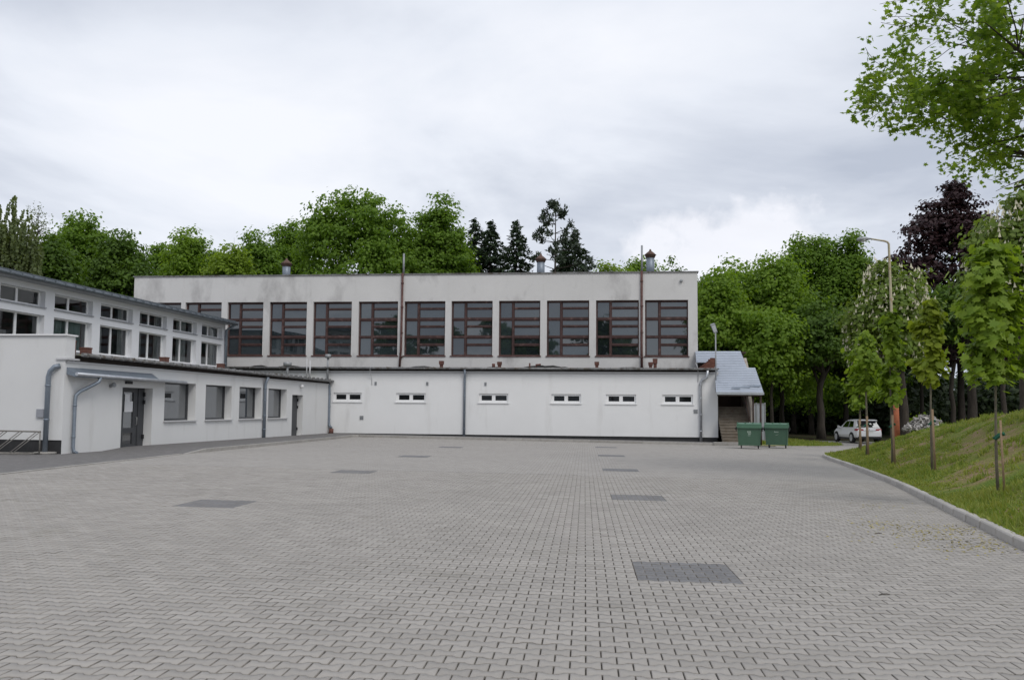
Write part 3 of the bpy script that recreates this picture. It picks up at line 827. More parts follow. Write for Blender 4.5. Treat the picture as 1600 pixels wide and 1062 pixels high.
# pale vertical joints in the wall between bays stand a little proud, as rendered pilasters
for a, b in zip(RIGHT[:-1], LEFT[1:]):
    c = (a + b) / 2; q = MB(); q.box(c - 0.018, c + 0.018, HV - 0.012, HV + 0.05, 8.75, 10.49); q.build('wall_joint', M['old_render'], gym)
grn = np.random.default_rng(21)
LX = [(20, 160, [(25, 215), (255, 445), (480, 690)]), (195, 510, [(25, 80), (110, 210), (255, 310), (343, 440), (485, 545), (580, 690)])]
for a, b in zip(LEFT, RIGHT):
    fx = lambda t: a + (b - a) * t / 523.0
    fzz = lambda t: wz1 - (wz1 - wz0) * t / 705.0
    panes = []
    for x0, x1, rows in LX:
        for r0, r1 in rows: panes.append((fx(x0), fx(x1), fzz(r1), fzz(r0)))
    fr = MB()
    fr.wall(lambda x, z, d: (x, HV + 0.20 + d, z), a, b, wz0, wz1, panes, 0.07)
    for t0, t1 in ((222, 240), (450, 472)): fr.box(a + 0.02, b - 0.02, HV + 0.165, HV + 0.199, fzz(t1), fzz(t0))
    for t0, t1 in ((88, 100), (318, 332), (552, 568)): fr.box(fx(190), b - 0.02, HV + 0.17, HV + 0.199, fzz(t1), fzz(t0))
    fr.box(fx(166), fx(188), HV + 0.155, HV + 0.199, wz0 + 0.02, wz1 - 0.02)
    w = fr.build('hall_window', M['brown_frame'], gym)
    for p in panes:
        d_ = HV + 0.262 + grn.normal(0, 0.0015); tx_ = grn.normal(0, 0.005); tz_ = grn.normal(0, 0.005) * (p[3] - p[2]) / 0.5; pm = MB(); x0_, x1_, z0_, z1_ = p[0] - 0.005, p[1] + 0.005, p[2] - 0.005, p[3] + 0.005; pm.hexa([(x0_, d_ - tx_ - tz_, z0_), (x1_, d_ + tx_ - tz_, z0_), (x1_, d_ + .01 + tx_ - tz_, z0_), (x0_, d_ + .01 - tx_ - tz_, z0_), (x0_, d_ - tx_ + tz_, z1_), (x1_, d_ + tx_ + tz_, z1_), (x1_, d_ + .01 + tx_ + tz_, z1_), (x0_, d_ + .01 - tx_ + tz_, z1_)]); o = pm.build('pane', M['hall_glass'], w)
    s = MB(); s.box(a - 0.06, b + 0.06, HV - 0.06, HV + 0.16, wz0 - 0.07, wz0 - 0.003); s.build('sill', M['rust_paint'], w)

for u in (4.05, 19.79):
    q = MB(); q.tube([(u - 0.1 if u < 10 else u, HV - 0.09, 4.3), (u - 0.02, HV - 0.09, 5.6), (u, HV - 0.09, 10.6)], 0.075, 8)
    for z in (5.0, 6.6, 8.3, 9.9): q.tube([(u, HV - 0.09, z), (u, HV - 0.09, z + 0.07)], 0.1, 8)
    w = q.build('rain_pipe', M['rust_paint'], gym)
    q = MB(); q.tube([(u + 0.02, HV + 0.1, 10.576), (u + 0.02, HV + 0.1, 11.95 if u < 10 else 12.3)], 0.065, 8); q.build('vent_pipe', M['lamp_grey'], gym)

for u, zt in ((-4.95, 12.06), (13.04, 12.18), (20.43, 12.4)):
    q = MB(); q.tube([(u, 5, 10.4), (u, 5, zt - 0.42)], 0.27, 14); q.tube([(u, 5, 10.5), (u, 5, 10.62)], 0.32, 14)
    w = q.build('roof_vent', M['zinc'], gym)
    q = MB(); q.lathe([(0.30, -0.52), (0.36, -0.36), (0.42, -0.34), (0.25, -0.18), (0.09, -0.06), (0.05, 0.06), (0.0, 0.08)], (u, 5, zt), 14); q.build('cowl', M['rust_cap'], w)
q = MB(); q.box(-14.8, 23.3, HV + 0.1, HV + 17, 10.40, 10.45); q.build('roof', M['tar'], gym)

def clay_pot(u, v, z, h, parent, r=0.15, box=False):
    q = MB(); q.lathe([(r, 0), (r, h - 0.05), (r * 1.1, h - 0.045), (r * 1.1, h), (r * 0.8, h)] if box else [(r * 0.72, 0), (r * 0.72, h * 0.45), (r, h * 0.5), (r * 1.08, h), (r * 0.8, h)], (u, v, z), 4, M=Matrix.Rotation(R(45), 3, 'Z'), smooth=False)
    q.build('roof_pot', M['terracotta'], parent)
for u, h in ((7.04, 0.45), (10.79, 0.4), (16.95, 0.42), (20.29, 0.4), (20.57, 0.62)): clay_pot(u, 1.0, 4.25, h, gym, 0.19)
q = MB(); q.lathe([(0.1, 0), (0.1, 0.3)], (10.42, 0.9, 4.23), 10); q.lathe([(0.05, 0), (0.05, 0.35)], (12.7, 1.2, 4.24), 8); q.tube([(13.1, 1.3, 4.24), (13.1, 1.3, 4.48), (13.4, 1.3, 4.5)], 0.06, 8); q.build('pipe_stub', M['terracotta'], gym)
# bitumen upstand heaped along the foot of the hall wall
q = MB(); rr = random.Random(9)
for k in range(9):
    u = rr.choice((-5.5, -3.9, 1.2, 5.2, 7.1, 10.2, 13.5, 14.6, 18.5, 6.3)) + rr.uniform(-0.6, 0.6); l = rr.uniform(0.5, 1.5); h = rr.uniform(0.03, 0.15)
    q.prism([(u - l, HV - 0.01, 4.28), (u - l * 0.3, HV - 0.01, 4.36 + h * 0.7), (u + l * 0.2, HV - 0.01, 4.36 + h), (u + l, HV - 0.01, 4.28)], (0, -0.16, 0))
q.build('bitumen_flashing', M['tar'], gym)

def downpipe(name, pts, r, parent, m='zinc', collars=(), extra=None):
    q = MB(); q.tube(pts, r, 10)
    for p in collars: q.tube([(p[0], p[1], p[2]), (p[0], p[1], p[2] + 0.05)], r * 1.18, 10)
    return q.build(name, M[m], parent)
downpipe('downpipe', [(8.75, -0.1, -0.25), (8.75, -0.1, 3.45), (8.77, -0.15, 3.7), (8.77, -0.3, 4.1)], 0.075, gym, collars=[(8.75, -0.1, z) for z in (0.4, 1.4, 2.4, 3.3)])
downpipe('downpipe', [(23.25, -0.1, -0.35), (23.25, -0.1, 3.3), (23.33, -0.12, 3.52), (23.62, -0.22, 3.66), (23.66, -0.3, 4.1)], 0.085, gym, 'bright_zinc', collars=[(23.25, -0.1, z) for z in (0.4, 1.4, 2.4, 3.2)])
w = downpipe('downpipe', [(0.24, -0.12, 0.35), (0.08, -0.12, 0.55), (0.05, -0.12, 0.8), (0.05, -0.12, 2.7), (0.02, -0.12, 2.95), (-0.02, -0.2, 3.2)], 0.085, gym, 'zinc', collars=[(0.05, -0.12, z) for z in (0.9, 1.7, 2.5)])
q = MB(); q.tube([(0.2, -0.12, 0.02), (0.24, -0.12, 0.34)], [0.16, 0.13], 10); q.build('drain_funnel', M['terracotta'], w)
for x, y in ((591, 598), (667, 598), (757, 598)):
    u = {591: 3.02, 667: 6.35, 757: 10.05}[x]
    q = MB(); q.box(u - 0.07, u + 0.07, -0.03, 0.0, 3.1, 3.32)
    for k in range(4): q.box(u - 0.06, u + 0.06, -0.045, -0.03, 3.12 + k * 0.05, 3.15 + k * 0.05)
    q.build('vent_grille', M['lamp_grey'], gym)
for u, z in ((2.15, 0.92), (22.95, 1.5)):
    q = MB(); q.box(u - 0.12, u + 0.12, -0.025, 0.0, z, z + 0.24)
    for k in range(5): q.box(u - 0.1, u + 0.1, -0.04, -0.025, z + 0.02 + k * 0.043, z + 0.045 + k * 0.043)
    q.build('vent_grille', M['lamp_grey'], gym)
q = MB(); q.tube([(2.9, -0.4, 4.27), (2.75, -0.42, 4.2), (2.72, -0.3, 3.9), (2.76, -0.02, 3.5), (2.78, -0.02, 3.1)], 0.018, 6); q.tube([(23.0, 0.3, 4.6), (23.05, -0.42, 4.25), (23.12, -0.06, 3.95), (23.1, -0.02, 3.4)], 0.02, 6); q.build('cable', M['sill'], gym)
q = MB(); q.lathe([(0.05, 0), (0.1, 0.03), (0.1, 0.1), (0.05, 0.14)], (22.3, HV - 0.02, 9.95), 10, M=Matrix.Rotation(R(90), 3, 'X')); q.build('wall_lamp', M['lamp_grey'], gym)

# ------------------------------------------------------------------ school wing on the left
wing = empty('school_wing', OB, -TH, label='white two storey school wing stepped back above its flat roof, running along the left', cat='building')
UP = -7.0
P_w = lambda a, b, d: (-d, a, b)
P_u = lambda a, b, d: (UP - d, a, b)
WIN = [(-21.17, -18.44, 1.08, 2.65), (-17.47, -14.72, 1.08, 2.65), (-13.83, -11.08, 1.08, 2.65), (-10.15, -7.45, 1.08, 2.65)]
DOOR = (-24.35, -22.13, 0.0, 2.37); DOOR2 = (-6.6, -4.83, 0.0, 2.37)
q = MB()
q.wall(P_w, -27.95, 0.0, 0.0, 3.1, WIN + [DOOR, DOOR2], 0.4)
q.quad((0, -27.95, -0.3), (0, 0, -0.3), (0, 0, 0), (0, -27.95, 0))
q.build('lower_wall', M['wing_render'], wing)
q = MB(); q.box(-0.4, 0.05, -27.9, -0.02, 3.1, 3.165); q.build('cornice', M['sill'], wing)
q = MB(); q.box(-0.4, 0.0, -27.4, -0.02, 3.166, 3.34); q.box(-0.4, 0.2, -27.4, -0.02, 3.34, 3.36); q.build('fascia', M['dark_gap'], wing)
q = MB(); q.prism([(0.22, -27.4, 3.365), (UP, -27.4, 3.88), (UP, -27.4, 3.92), (0.22, -27.4, 3.405)], (0, 27.39, 0)); q.build('lower_roof', M['lichen_roof'], wing)
q = MB(); q.tube([(0.26, -27.4, 3.39), (0.26, -0.05, 3.33)], 0.065, 8)
for k in range(36): q.box(0.17, 0.34, -27.2 + k * 0.755, -27.17 + k * 0.755, 3.31, 3.46)
q.build('gutter', M['old_gutter'], wing)
for v, h in ((-27.1, 0.5), (-26.15, 0.32), (-20.55, 0.3), (-15.15, 0.3)): clay_pot(-0.4, v, 3.4, h, wing, 0.2, True)

# end wall towards the yard
P_e = lambda a, b, d: (a, -27.95 + d, b)
q = MB(); q.wall(P_e, -24, 0, 0.53, 4.0, [], 0)
q.quad((0, -27.95, 3.1), (0, -27.42, 3.1), (0, -27.42, 4.0), (0, -27.95, 4.0)); q.quad((0, -27.42, 3.1), (-24, -27.42, 3.1), (-24, -27.42, 4.0), (0, -27.42, 4.0))
q.quad((-24, -27.95, 0.53), (0, -27.95, 0.53), (0, -27.91, 0.53), (-24, -27.91, 0.53))
q.build('end_wall', M['wing_render'], wing)
q = MB(); q.box(-24, -0.01, -27.92, -27.6, -0.4, 0.529); q.build('plinth', M['dark_plinth'], wing)
q = MB(); q.box(-24, 0.06, -28.02, -27.36, 4.0, 4.05); q.build('coping', M['white_pvc'], wing)
q = MB(); q.box(-0.3, 0.12, -28.0, -27.3, 3.19, 3.25); q.build('ledge', M['sill'], wing)

# lower windows: one dark framed pane set deep in the wall
for a, b, c, d in WIN:
    fr = MB(); pn = (a + 0.08, b - 0.1, c + 0.08, d - 0.06)
    fr.wall(lambda x, z, dd: (-0.34 - dd, x, z), a, b, c, d, [pn], 0.05)
    w = fr.build('window', M['grey_pvc'], wing)
    pm = MB(); pm.box(-0.39, -0.38, pn[0], pn[1], pn[2], pn[3]); pm.build('pane', M['grey_glass'], w)
    s = MB(); s.box(-0.33, 0.09, a - 0.05, b + 0.07, c - 0.045, c - 0.002); s.build('sill', M['sill'], w)
# entrance door
fr = MB(); a, b, c, d = DOOR
pn = [(a + 0.35, a + 1.12, 1.15, 2.15), (a + 0.35, a + 1.12, 0.25, 1.0)]
pn = [(a + 0.72, a + 1.42, 0.84, 2.2), (a + 0.72, a + 1.42, 0.22, 0.64)]
fr.wall(lambda x, z, dd: (-0.34 - dd, x, z), a, b, 0.0, d, pn, 0.05)
fr.box(-0.34, -0.31, a + 1.72, a + 1.8, 0.02, d - 0.02)
w = fr.build('door', M['grey_pvc'], wing)
for p in pn:
    pm = MB(); pm.box(-0.39, -0.38, *p); pm.build('pane', M['grey_glass'], w)
pm = MB(); pm.box(-0.345, -0.337, a + 0.78, a + 1.36, 1.45, 1.85); pm.box(-0.352, -0.346, a + 0.8, a + 1.15, 1.8, 2.12); pm.build('paper_notice', M['paper'], w)
pm = MB()
for z in (0.4, 1.75, 2.05): pm.box(-0.34, -0.27, b - 0.13, b - 0.05, z, z + 0.16)
pm.build('hinge', M['car_black'], w)
pm = MB(); pm.tube([(-0.34, a + 1.58, 0.95), (-0.27, a + 1.58, 0.95), (-0.27, a + 1.58, 1.25), (-0.34, a + 1.58, 1.25)], 0.015, 6); pm.build('handle', M['steel'], w)
fr = MB(); a, b, c, d = DOOR2
fr.wall(lambda x, z, dd: (-0.34 - dd, x, z), a, b, 0.0, d, [], 0.05)
fr.box(-0.34, -0.31, a + 0.1, b - 0.1, 0.1, d - 0.12)
w = fr.build('side_door', M['grey_pvc'], wing)
pm = MB()
for z in (0.35, 1.6, 2.0): pm.box(-0.34, -0.26, b - 0.14, b - 0.05, z, z + 0.16)
pm.build('hinge', M['car_black'], w)
# canopy over the entrance
q = MB(); q.prism([(0.0, -27.85, 2.72), (0.36, -27.85, 2.62), (0.36, -27.85, 2.70), (0.0, -27.85, 2.95)], (0, 5.6, 0)); q.prism([(0.0, -22.2, 2.70), (0.33, -22.2, 2.65), (0.33, -22.2, 2.69), (0.0, -22.2, 2.75)], (0, 2.1, 0))
w = q.build('canopy', M['zinc'], wing)
q = MB(); q.tube([(0.4, -27.9, 2.72), (0.4, -20.15, 2.66)], 0.06, 10); q.build('canopy_gutter', M['bright_zinc'], w)
downpipe('downpipe', [(0.4, -26.5, 2.66), (0.38, -26.55, 2.5), (0.3, -26.65, 2.42), (0.16, -27.3, 2.15), (0.1, -27.42, 2.02), (0.1, -27.45, 1.8), (0.1, -27.45, 0.28), (0.13, -27.45, 0.14), (0.24, -27.4, 0.07)], 0.06, wing, 'zinc', collars=[(0.1, -27.45, z) for z in (0.6, 1.65)])
downpipe('downpipe', [(0.1, -10.85, 0.02), (0.1, -10.85, 2.75), (0.13, -10.85, 2.95), (0.24, -10.85, 3.22)], 0.085, wing, 'zinc', collars=[(0.1, -10.85, z) for z in (0.5, 1.2, 2.0, 2.6)])
w = downpipe('downpipe', [(-0.47, -28.1, 0.0), (-0.47, -28.1, 2.62), (-0.42, -28.1, 2.8), (-0.3, -28.06, 2.95), (-0.16, -27.96, 3.0)], 0.082, wing, 'zinc', collars=[(-0.47, -28.1, z) for z in (1.18, 2.3)])
q = MB(); q.lathe([(0.36, 0.0), (0.36, 0.06), (0.3, 0.07)], (-0.47, -28.1, wz(-0.5, -28.1, 0.016)), 16); q.build('base_pad', M['concrete'], w)
q = MB(); q.box(-0.9, -0.64, -28.02, -27.95, 1.28, 1.55); q.build('junction_box', M['sill_grey'], wing)
q = MB(); q.lathe([(0.05, 0), (0.09, 0.02), (0.12, 0.1), (0.09, 0.18), (0.0, 0.2)], (0.0, -5.37, 2.88), 12, M=Matrix.Rotation(R(90), 3, 'Y')); q.build('globe_lamp', M['white_pvc'], wing)
q = MB(); q.box(-0.02, 0.06, -24.2, -23.75, 2.5, 2.6); q.build('door_sign', M['car_black'], wing)
q = MB(); q.lathe([(0.06, 0), (0.06, 0.1), (0.09, 0.14), (0.09, 0.2)], (0.0, -25.2, 2.38), 10, M=Matrix.Rotation(R(70), 3, 'Y')); q.build('spotlight', M['lamp_grey'], wing)

# set-back upper storey
BAYS = [(-25.42, -22.45), (-21.75, -18.79), (-18.1, -15.1), (-14.41, -11.45), (-10.73, -7.8), (-7.08, -4.14), (-3.46, -0.6)]
ops = [(a, b, 5.99, 6.69) for a, b in BAYS] + [(a, b, 4.17, 5.63) for a, b in BAYS]
q = MB(); q.wall(P_u, -29.5, -0.12, 3.6, 6.95, ops, 0.32)
q.quad((UP, -0.12, 3.6), (UP - 8, -0.12, 3.6), (UP - 8, -0.12, 6.95), (UP, -0.12, 6.95)); q.quad((UP, -29.5, 3.6), (UP - 8, -29.5, 3.6), (UP - 8, -29.5, 6.95), (UP, -29.5, 6.95))
q.build('upper_wall', M['bright_render'], wing)
q = MB(); q.quad((UP - 8, -29.5, 3.9), (UP - 8, -0.12, 3.9), (UP - 8, -0.12, 6.95), (UP - 8, -29.5, 6.95)); q.quad((UP - 8, -29.5, 3.95), (UP - 8, -0.12, 3.95), (UP - 0.32, -0.12, 3.95), (UP - 0.32, -29.5, 3.95))
for v in (-18.45, -11.1, -0.3): q.quad((UP - 0.33, v, 3.95), (UP - 8, v, 3.95), (UP - 8, v, 6.94), (UP - 0.33, v, 6.94))
q.build('room', M['room'], wing)
q = MB(); q.box(UP - 8.2, UP + 0.62, -30, 0.0, 6.95, 7.08); q.build('upper_roof', M['sill_grey'], wing)
q = MB(); q.box(UP + 0.55, UP + 0.66, -30, 0.05, 7.081, 7.2); q.tube([(UP + 0.70, -30, 7.06), (UP + 0.70, 0.1, 7.0)], 0.08, 8)
for k in range(40): q.box(UP + 0.6, UP + 0.82, -29.8 + k * 0.75, -29.76 + k * 0.75, 7.0, 7.16)
q.build('upper_gutter', M['dark_zinc'], wing)
downpipe('downpipe', [(UP + 0.12, -0.2, 3.85), (UP + 0.12, -0.2, 6.6), (UP + 0.4, -0.1, 6.8), (UP + 0.68, -0.05, 7.0)], 0.085, wing, 'zinc', collars=[(UP + 0.12, -0.2, z) for z in (4.4, 5.6)])
for k, (a, b) in enumerate(BAYS):
    m_ = a + (b - a) * 0.46
    for z0, z1 in ((5.99, 6.69), (4.17, 5.63)):
        fr = MB(); pn = [(a + 0.07, m_ - 0.07, z0 + 0.1, z1 - 0.05), (m_ + 0.07, b - 0.13, z0 + 0.1, z1 - 0.05)]
        fr.wall(lambda x, z, dd: (UP - 0.24 - dd, x, z), a, b, z0, z1, pn, 0.06)
        w = fr.build('upper_window', M['white_pvc'], wing)
        for p in pn:
            pm = MB(); x_ = UP - 0.28; pm.quad((x_, p[0], p[2]), (x_, p[1], p[2]), (x_, p[1], p[3]), (x_, p[0], p[3])); pm.build('pane', M['clear_glass'], w)
        s = MB(); s.box(UP - 0.23, UP + 0.07, a - 0.04, b + 0.04, z0 - 0.045, z0 - 0.002); s.build('sill', M['sill_grey'], w)
def curtain(v0, v1, z0, z1, m='curtain'):
    q = MB(); n = max(4, int((v1 - v0) / 0.06)); pts = [(v0 + (v1 - v0) * i / n, 0.05 * math.sin(i * 1.3) + 0.02 * math.sin(i * 0.37)) for i in range(n + 1)]
    for (va, da), (vb, db) in zip(pts, pts[1:]): q.quad((UP - 0.5 - da, va, z0), (UP - 0.5 - db, vb, z0), (UP - 0.5 - db, vb, z1), (UP - 0.5 - da, va, z1), smooth=True)
    q.build('curtain', M[m], wing)
curtain(-17.4, -15.2, 4.1, 5.7, 'curtain_teal'); curtain(-14.6, -13.5, 4.1, 5.7); curtain(-14.6, -14.0, 5.8, 6.75); curtain(-10.3, -9.6, 4.1, 6.75); curtain(-8.3, -7.8, 4.1, 6.75)
curtain(-5.7, -4.5, 4.1, 6.75); curtain(-1.2, -0.6, 4.1, 6.75); curtain(-12.0, -11.5, 4.1, 6.75); curtain(-3.5, -0.6, 4.1, 4.75)
q = MB()
for v in (-21.6, -21.2, -20.8): q.box(UP - 0.62, UP - 0.6, v, v + 0.36, 4.35, 4.85)
q.box(UP - 1.3, UP - 1.2, -19.9, -19.4, 4.3, 4.6); q.box(UP - 1.3, UP - 1.2, -18.0, -17.7, 4.2, 4.5)
q.build('paper_notice', M['paper'], wing)
# vents standing on the lower roof and beside the inner corner
for u, v, z0, z1, capr in ((-2.0, -2.15, 3.45, 4.42, 0.26), (-0.05, -0.25, 3.3, 5.02, 0.2)):
    q = MB(); q.tube([(u, v, z0), (u, v, z1 - 0.1)], 0.075, 8); q.lathe([(0.1, -0.22), (capr, -0.2), (capr, 0.0), (capr * 0.8, 0.02)], (u, v, z1), 10); q.build('vent_pipe', M['lamp_grey'], wing)
q = MB(); q.tube([(-1.0, -0.9, 3.4), (-1.0, -0.9, 4.6)], 0.055, 8); q.build('vent_pipe', M['sill'], wing)
q = MB(); q.tube([(-1.35, -0.5, 3.4), (-1.35, -0.5, 4.75)], 0.04, 8); q.build('vent_pipe', M['sill'], wing)

# ------------------------------------------------------------------ covered staircase at the end of the gym
S0 = (25.0, -2.0)
sp = bw(*S0); sp.z = gz(sp.x, sp.y)
stair = empty('covered_staircase', sp, -TH, label='outdoor concrete stairs under a steep grey metal roof at the right end of the gym', cat='staircase')


def spart(q, name, m, parent=None):
    o = q.build(name, m, parent or stair)
    if not parent: o.location = (-S0[0], -S0[1], -sp.z)
    return o


q = MB(); q.bbox(23.75, 26.0, -2.75, -2.2, -0.6, -0.13, 0.015); spart(q, 'step', M['concrete'])
for k in range(24):
    v = -2.2 + 0.29 * k; z = 0.03 + 0.172 * k
    q = MB(); q.bbox(24.3, 26.1, v, v + 0.33, z - 0.171 if k else -0.6, z, 0.012); q.box(24.3, 26.1, v - 0.02, v + 0.02, z - 0.045, z - 0.013)
    spart(q, 'step', M['old_concrete'])
    if k > 10: break
q = MB(); q.prism([(26.11, -0.9, -0.6), (26.11, 4.4, -0.6), (26.11, 4.4, 5.0), (26.11, 2.2, 5.0), (26.11, 0.9, 4.15), (26.11, 0.3, 2.6), (26.11, -0.75, 1.75), (26.11, -0.9, 1.0)], (0.18, 0, 0)); spart(q, 'side_wall', M['beige_render'])  # seen wall, upper part raised to the roof to keep daylight off the steps
q = MB(); q.box(24.3, 26.1, 1.32, 3.4, 1.78, 1.915); spart(q, 'landing', M['old_concrete'])
q = MB(); q.box(23.34, 26.3, 3.4, 3.55, -0.5, 5.3); q.box(23.34, 24.28, 2.6, 2.7, 3.9, 5.3); spart(q, 'shade_wall', M['dark_wood'])  # added wall, coloured dark to stand for the shaded stair top, blocks daylight
q = MB(); q.box(23.34, 26.3, 2.4, 9.0, 5.3, 5.4); spart(q, 'daylight_cover', M['dark_wood'])  # unseen cover added to keep sky light off the upper steps
for pts, r in (([(25.72, -1.05, 2.86), (26.08, -1.05, 0.5)], 0.05), ([(26.2, -1.15, -0.4), (26.2, -1.15, 2.8)], 0.055), ([(26.62, -1.2, -0.4), (26.62, -1.2, 2.78)], 0.06), ([(25.95, -1.05, 1.1), (26.25, -1.05, 0.4)], 0.05)):
    q = MB(); q.tube(pts, r, 6); spart(q, 'post', M['dark_wood'])
q = MB(); q.tube([(26.0, -1.6, 0.7), (26.0, 1.0, 2.2)], 0.03, 6); q.tube([(26.0, -1.6, -0.2), (26.0, -1.6, 0.7)], 0.03, 6); spart(q, 'handrail', M['steel'])
# roof: overlapping metal courses on one slope, narrower at the top
RV0, RZ0, RV1, RZ1 = -1.45, 2.74, 2.46, 5.42
rz = lambda v: RZ0 + (v - RV0) * (RZ1 - RZ0) / (RV1 - RV0)
def rl(v): return 24.02 + (v + 1.45) * 0.075 if v < 1.25 else 23.12 + (v - 1.25) * 0.03
def rr_(v): return 26.76 - (v + 1.45) * 0.06 if v < 0.95 else 26.12 - (v - 0.95) * 0.1
q = MB(); nc = 24
for k in range(nc):
    v0 = RV0 + (RV1 - RV0) * k / nc; v1 = RV0 + (RV1 - RV0) * (k + 1) / nc
    vm = (v0 + v1) / 2; l, r = rl(vm), rr_(vm)
    if rr_(v0) - rr_(v1) > 0.2: r = rr_(v1)
    q.hexa([(l, v0 - 0.03, rz(v0) + 0.012), (r, v0 - 0.03, rz(v0) + 0.012), (r, v1, rz(v1) - 0.014), (l, v1, rz(v1) - 0.014), (l, v0 - 0.03, rz(v0) + 0.05), (r, v0 - 0.03, rz(v0) + 0.05), (r, v1, rz(v1) + 0.014), (l, v1, rz(v1) + 0.014)])
roof = spart(q, 'roof', M['roof_zinc'])
q = MB()
for l0, l1 in ((24.06, 26.74), (24.3, 26.1)): pass
q.box(24.04, 26.78, RV0 - 0.12, RV0 - 0.035, RZ0 - 0.12, RZ0 + 0.03); o = q.build('eave_gutter', M['bright_zinc'], roof)
q = MB(); q.box(24.1, 26.7, RV0 - 0.02, RV0 + 0.1, RZ0 - 0.2, RZ0 - 0.03); q.box(24.1, 26.7, 0.5, 0.6, rz(0.5) - 0.2, rz(0.5) - 0.03); o = q.build('rafter', M['dark_wood'], roof)
q = MB()
for u in (24.25, 25.1, 25.9): q.prism([(u, RV0, RZ0 - 0.02), (u, RV1, RZ1 - 0.02), (u, RV1, RZ1 - 0.16), (u, RV0, RZ0 - 0.16)], (0.09, 0, 0))
q.build('rafter', M['dark_wood'], roof)
q = MB()
for k in range(3):
    u = 24.9 + k * 0.6; v = RV0 + 0.25 + 0.1 * k
    q.prism([(u, v, rz(v) + 0.055), (u + 0.5, v - 0.05, rz(v) + 0.05), (u + 0.65, v + 0.2, rz(v + 0.2) + 0.055), (u + 0.1, v + 0.14, rz(v + 0.14) + 0.055)], (0, 0, 0.01))
q.build('loose_sheet', M['zinc'], roof)
# brick cheek wall standing on the lower roof under the roof edge
bk = empty('brick_cheek', None or (0, 0, 0)); bk.parent = stair; bk.location = (-S0[0], -S0[1], -sp.z)
bq = MB(); bq.box(-0.12, 0.12, 0, 0.115, 0, 0.065); bme = bq.mesh('brick', M['brick_red'])
for r_ in range(9):
    for c_ in range(5):
        u = 23.3 + c_ * 0.25 + (0.125 if r_ % 2 else 0)
        if u > 24.2 or 4.28 + r_ * 0.075 > 4.2 + (u - 23.1) * 0.75: continue
        o = link('brick', bme, bk); o.location = (u, 0.85, 4.25 + r_ * 0.075)
q = MB(); q.prism([(23.15, 0.9, 4.24), (24.26, 0.9, 4.24), (24.26, 0.9, 4.92), (24.0, 0.9, 4.9)], (0, 0.2, 0)); q.build('mortar', M['terracotta'], bk)

# corner flood light
fp = bw(24.14, -0.36, 2.8)
fl = empty('flood_light', fp, -TH, label='slim grey flood light pole rising from the gym corner beside the metal roof', cat='lamp')
q = MB(); q.tube([(0, 0, 0), (0, 0, 3.6)], 0.04, 8); q.build('pole', M['lamp_grey'], fl)
q = MB(); q.tube([(0, 0, 0.2), (0, 0.34, 0.2)], 0.03, 6); q.tube([(0, 0, 0.8), (0, 0.34, 0.8)], 0.03, 6); q.build('bracket', M['lamp_grey'], fl)
T = Matrix.Translation((-0.1, 0, 3.85)) @ Matrix.Rotation(R(-22), 4, 'Y') @ Matrix.Rotation(R(20), 4, 'X')
q = MB(); q.hexa([(-0.12, -0.1, -0.3), (0.12, -0.1, -0.3), (0.1, 0.1, -0.3), (-0.1, 0.1, -0.3), (-0.15, -0.12, 0.28), (0.15, -0.12, 0.28), (0.12, 0.1, 0.28), (-0.12, 0.1, 0.28)], M=T); hd = q.build('lamp_head', M['lamp_grey'], fl)
q = MB(); q.hexa([(-0.1, -0.135, -0.22), (0.1, -0.135, -0.22), (0.1, -0.115, -0.22), (-0.1, -0.115, -0.22), (-0.12, -0.15, 0.22), (0.12, -0.15, 0.22), (0.12, -0.13, 0.22), (-0.12, -0.13, 0.22)], M=T); q.build('lens', M['lamp_lens'], hd)

# grey sheet gate behind the stairs
gp = bw(27.3, 6.0); gp.z = gz(gp.x, gp.y)
gt = empty('sheet_metal_gate', gp, -TH, label='grey ribbed sheet metal gate behind the stair posts', cat='gate')
for a, b in ((-1.3, -0.62), (-0.58, 0.1), (0.14, 0.66)):
    q = MB(); q.box(a, b, -0.01, 0.02, 0.15, 2.5)
    n = int((b - a) / 0.115)
    for k in range(n): q.box(a + 0.05 + k * 0.115, a + 0.085 + k * 0.115, -0.03, -0.011, 0.2, 2.45)
    q.build('panel', M['gate_sheet'], gt)
q = MB()
for x in (-1.33, -0.6, 0.12, 0.69): q.box(x - 0.035, x + 0.035, -0.05, 0.05, 0.0, 2.62)
q.box(-1.36, 0.72, -0.04, 0.04, 2.5, 2.58); q.box(-1.36, 0.72, -0.04, 0.04, 0.08, 0.149)
q.build('gate_frame', M['lamp_grey'], gt)

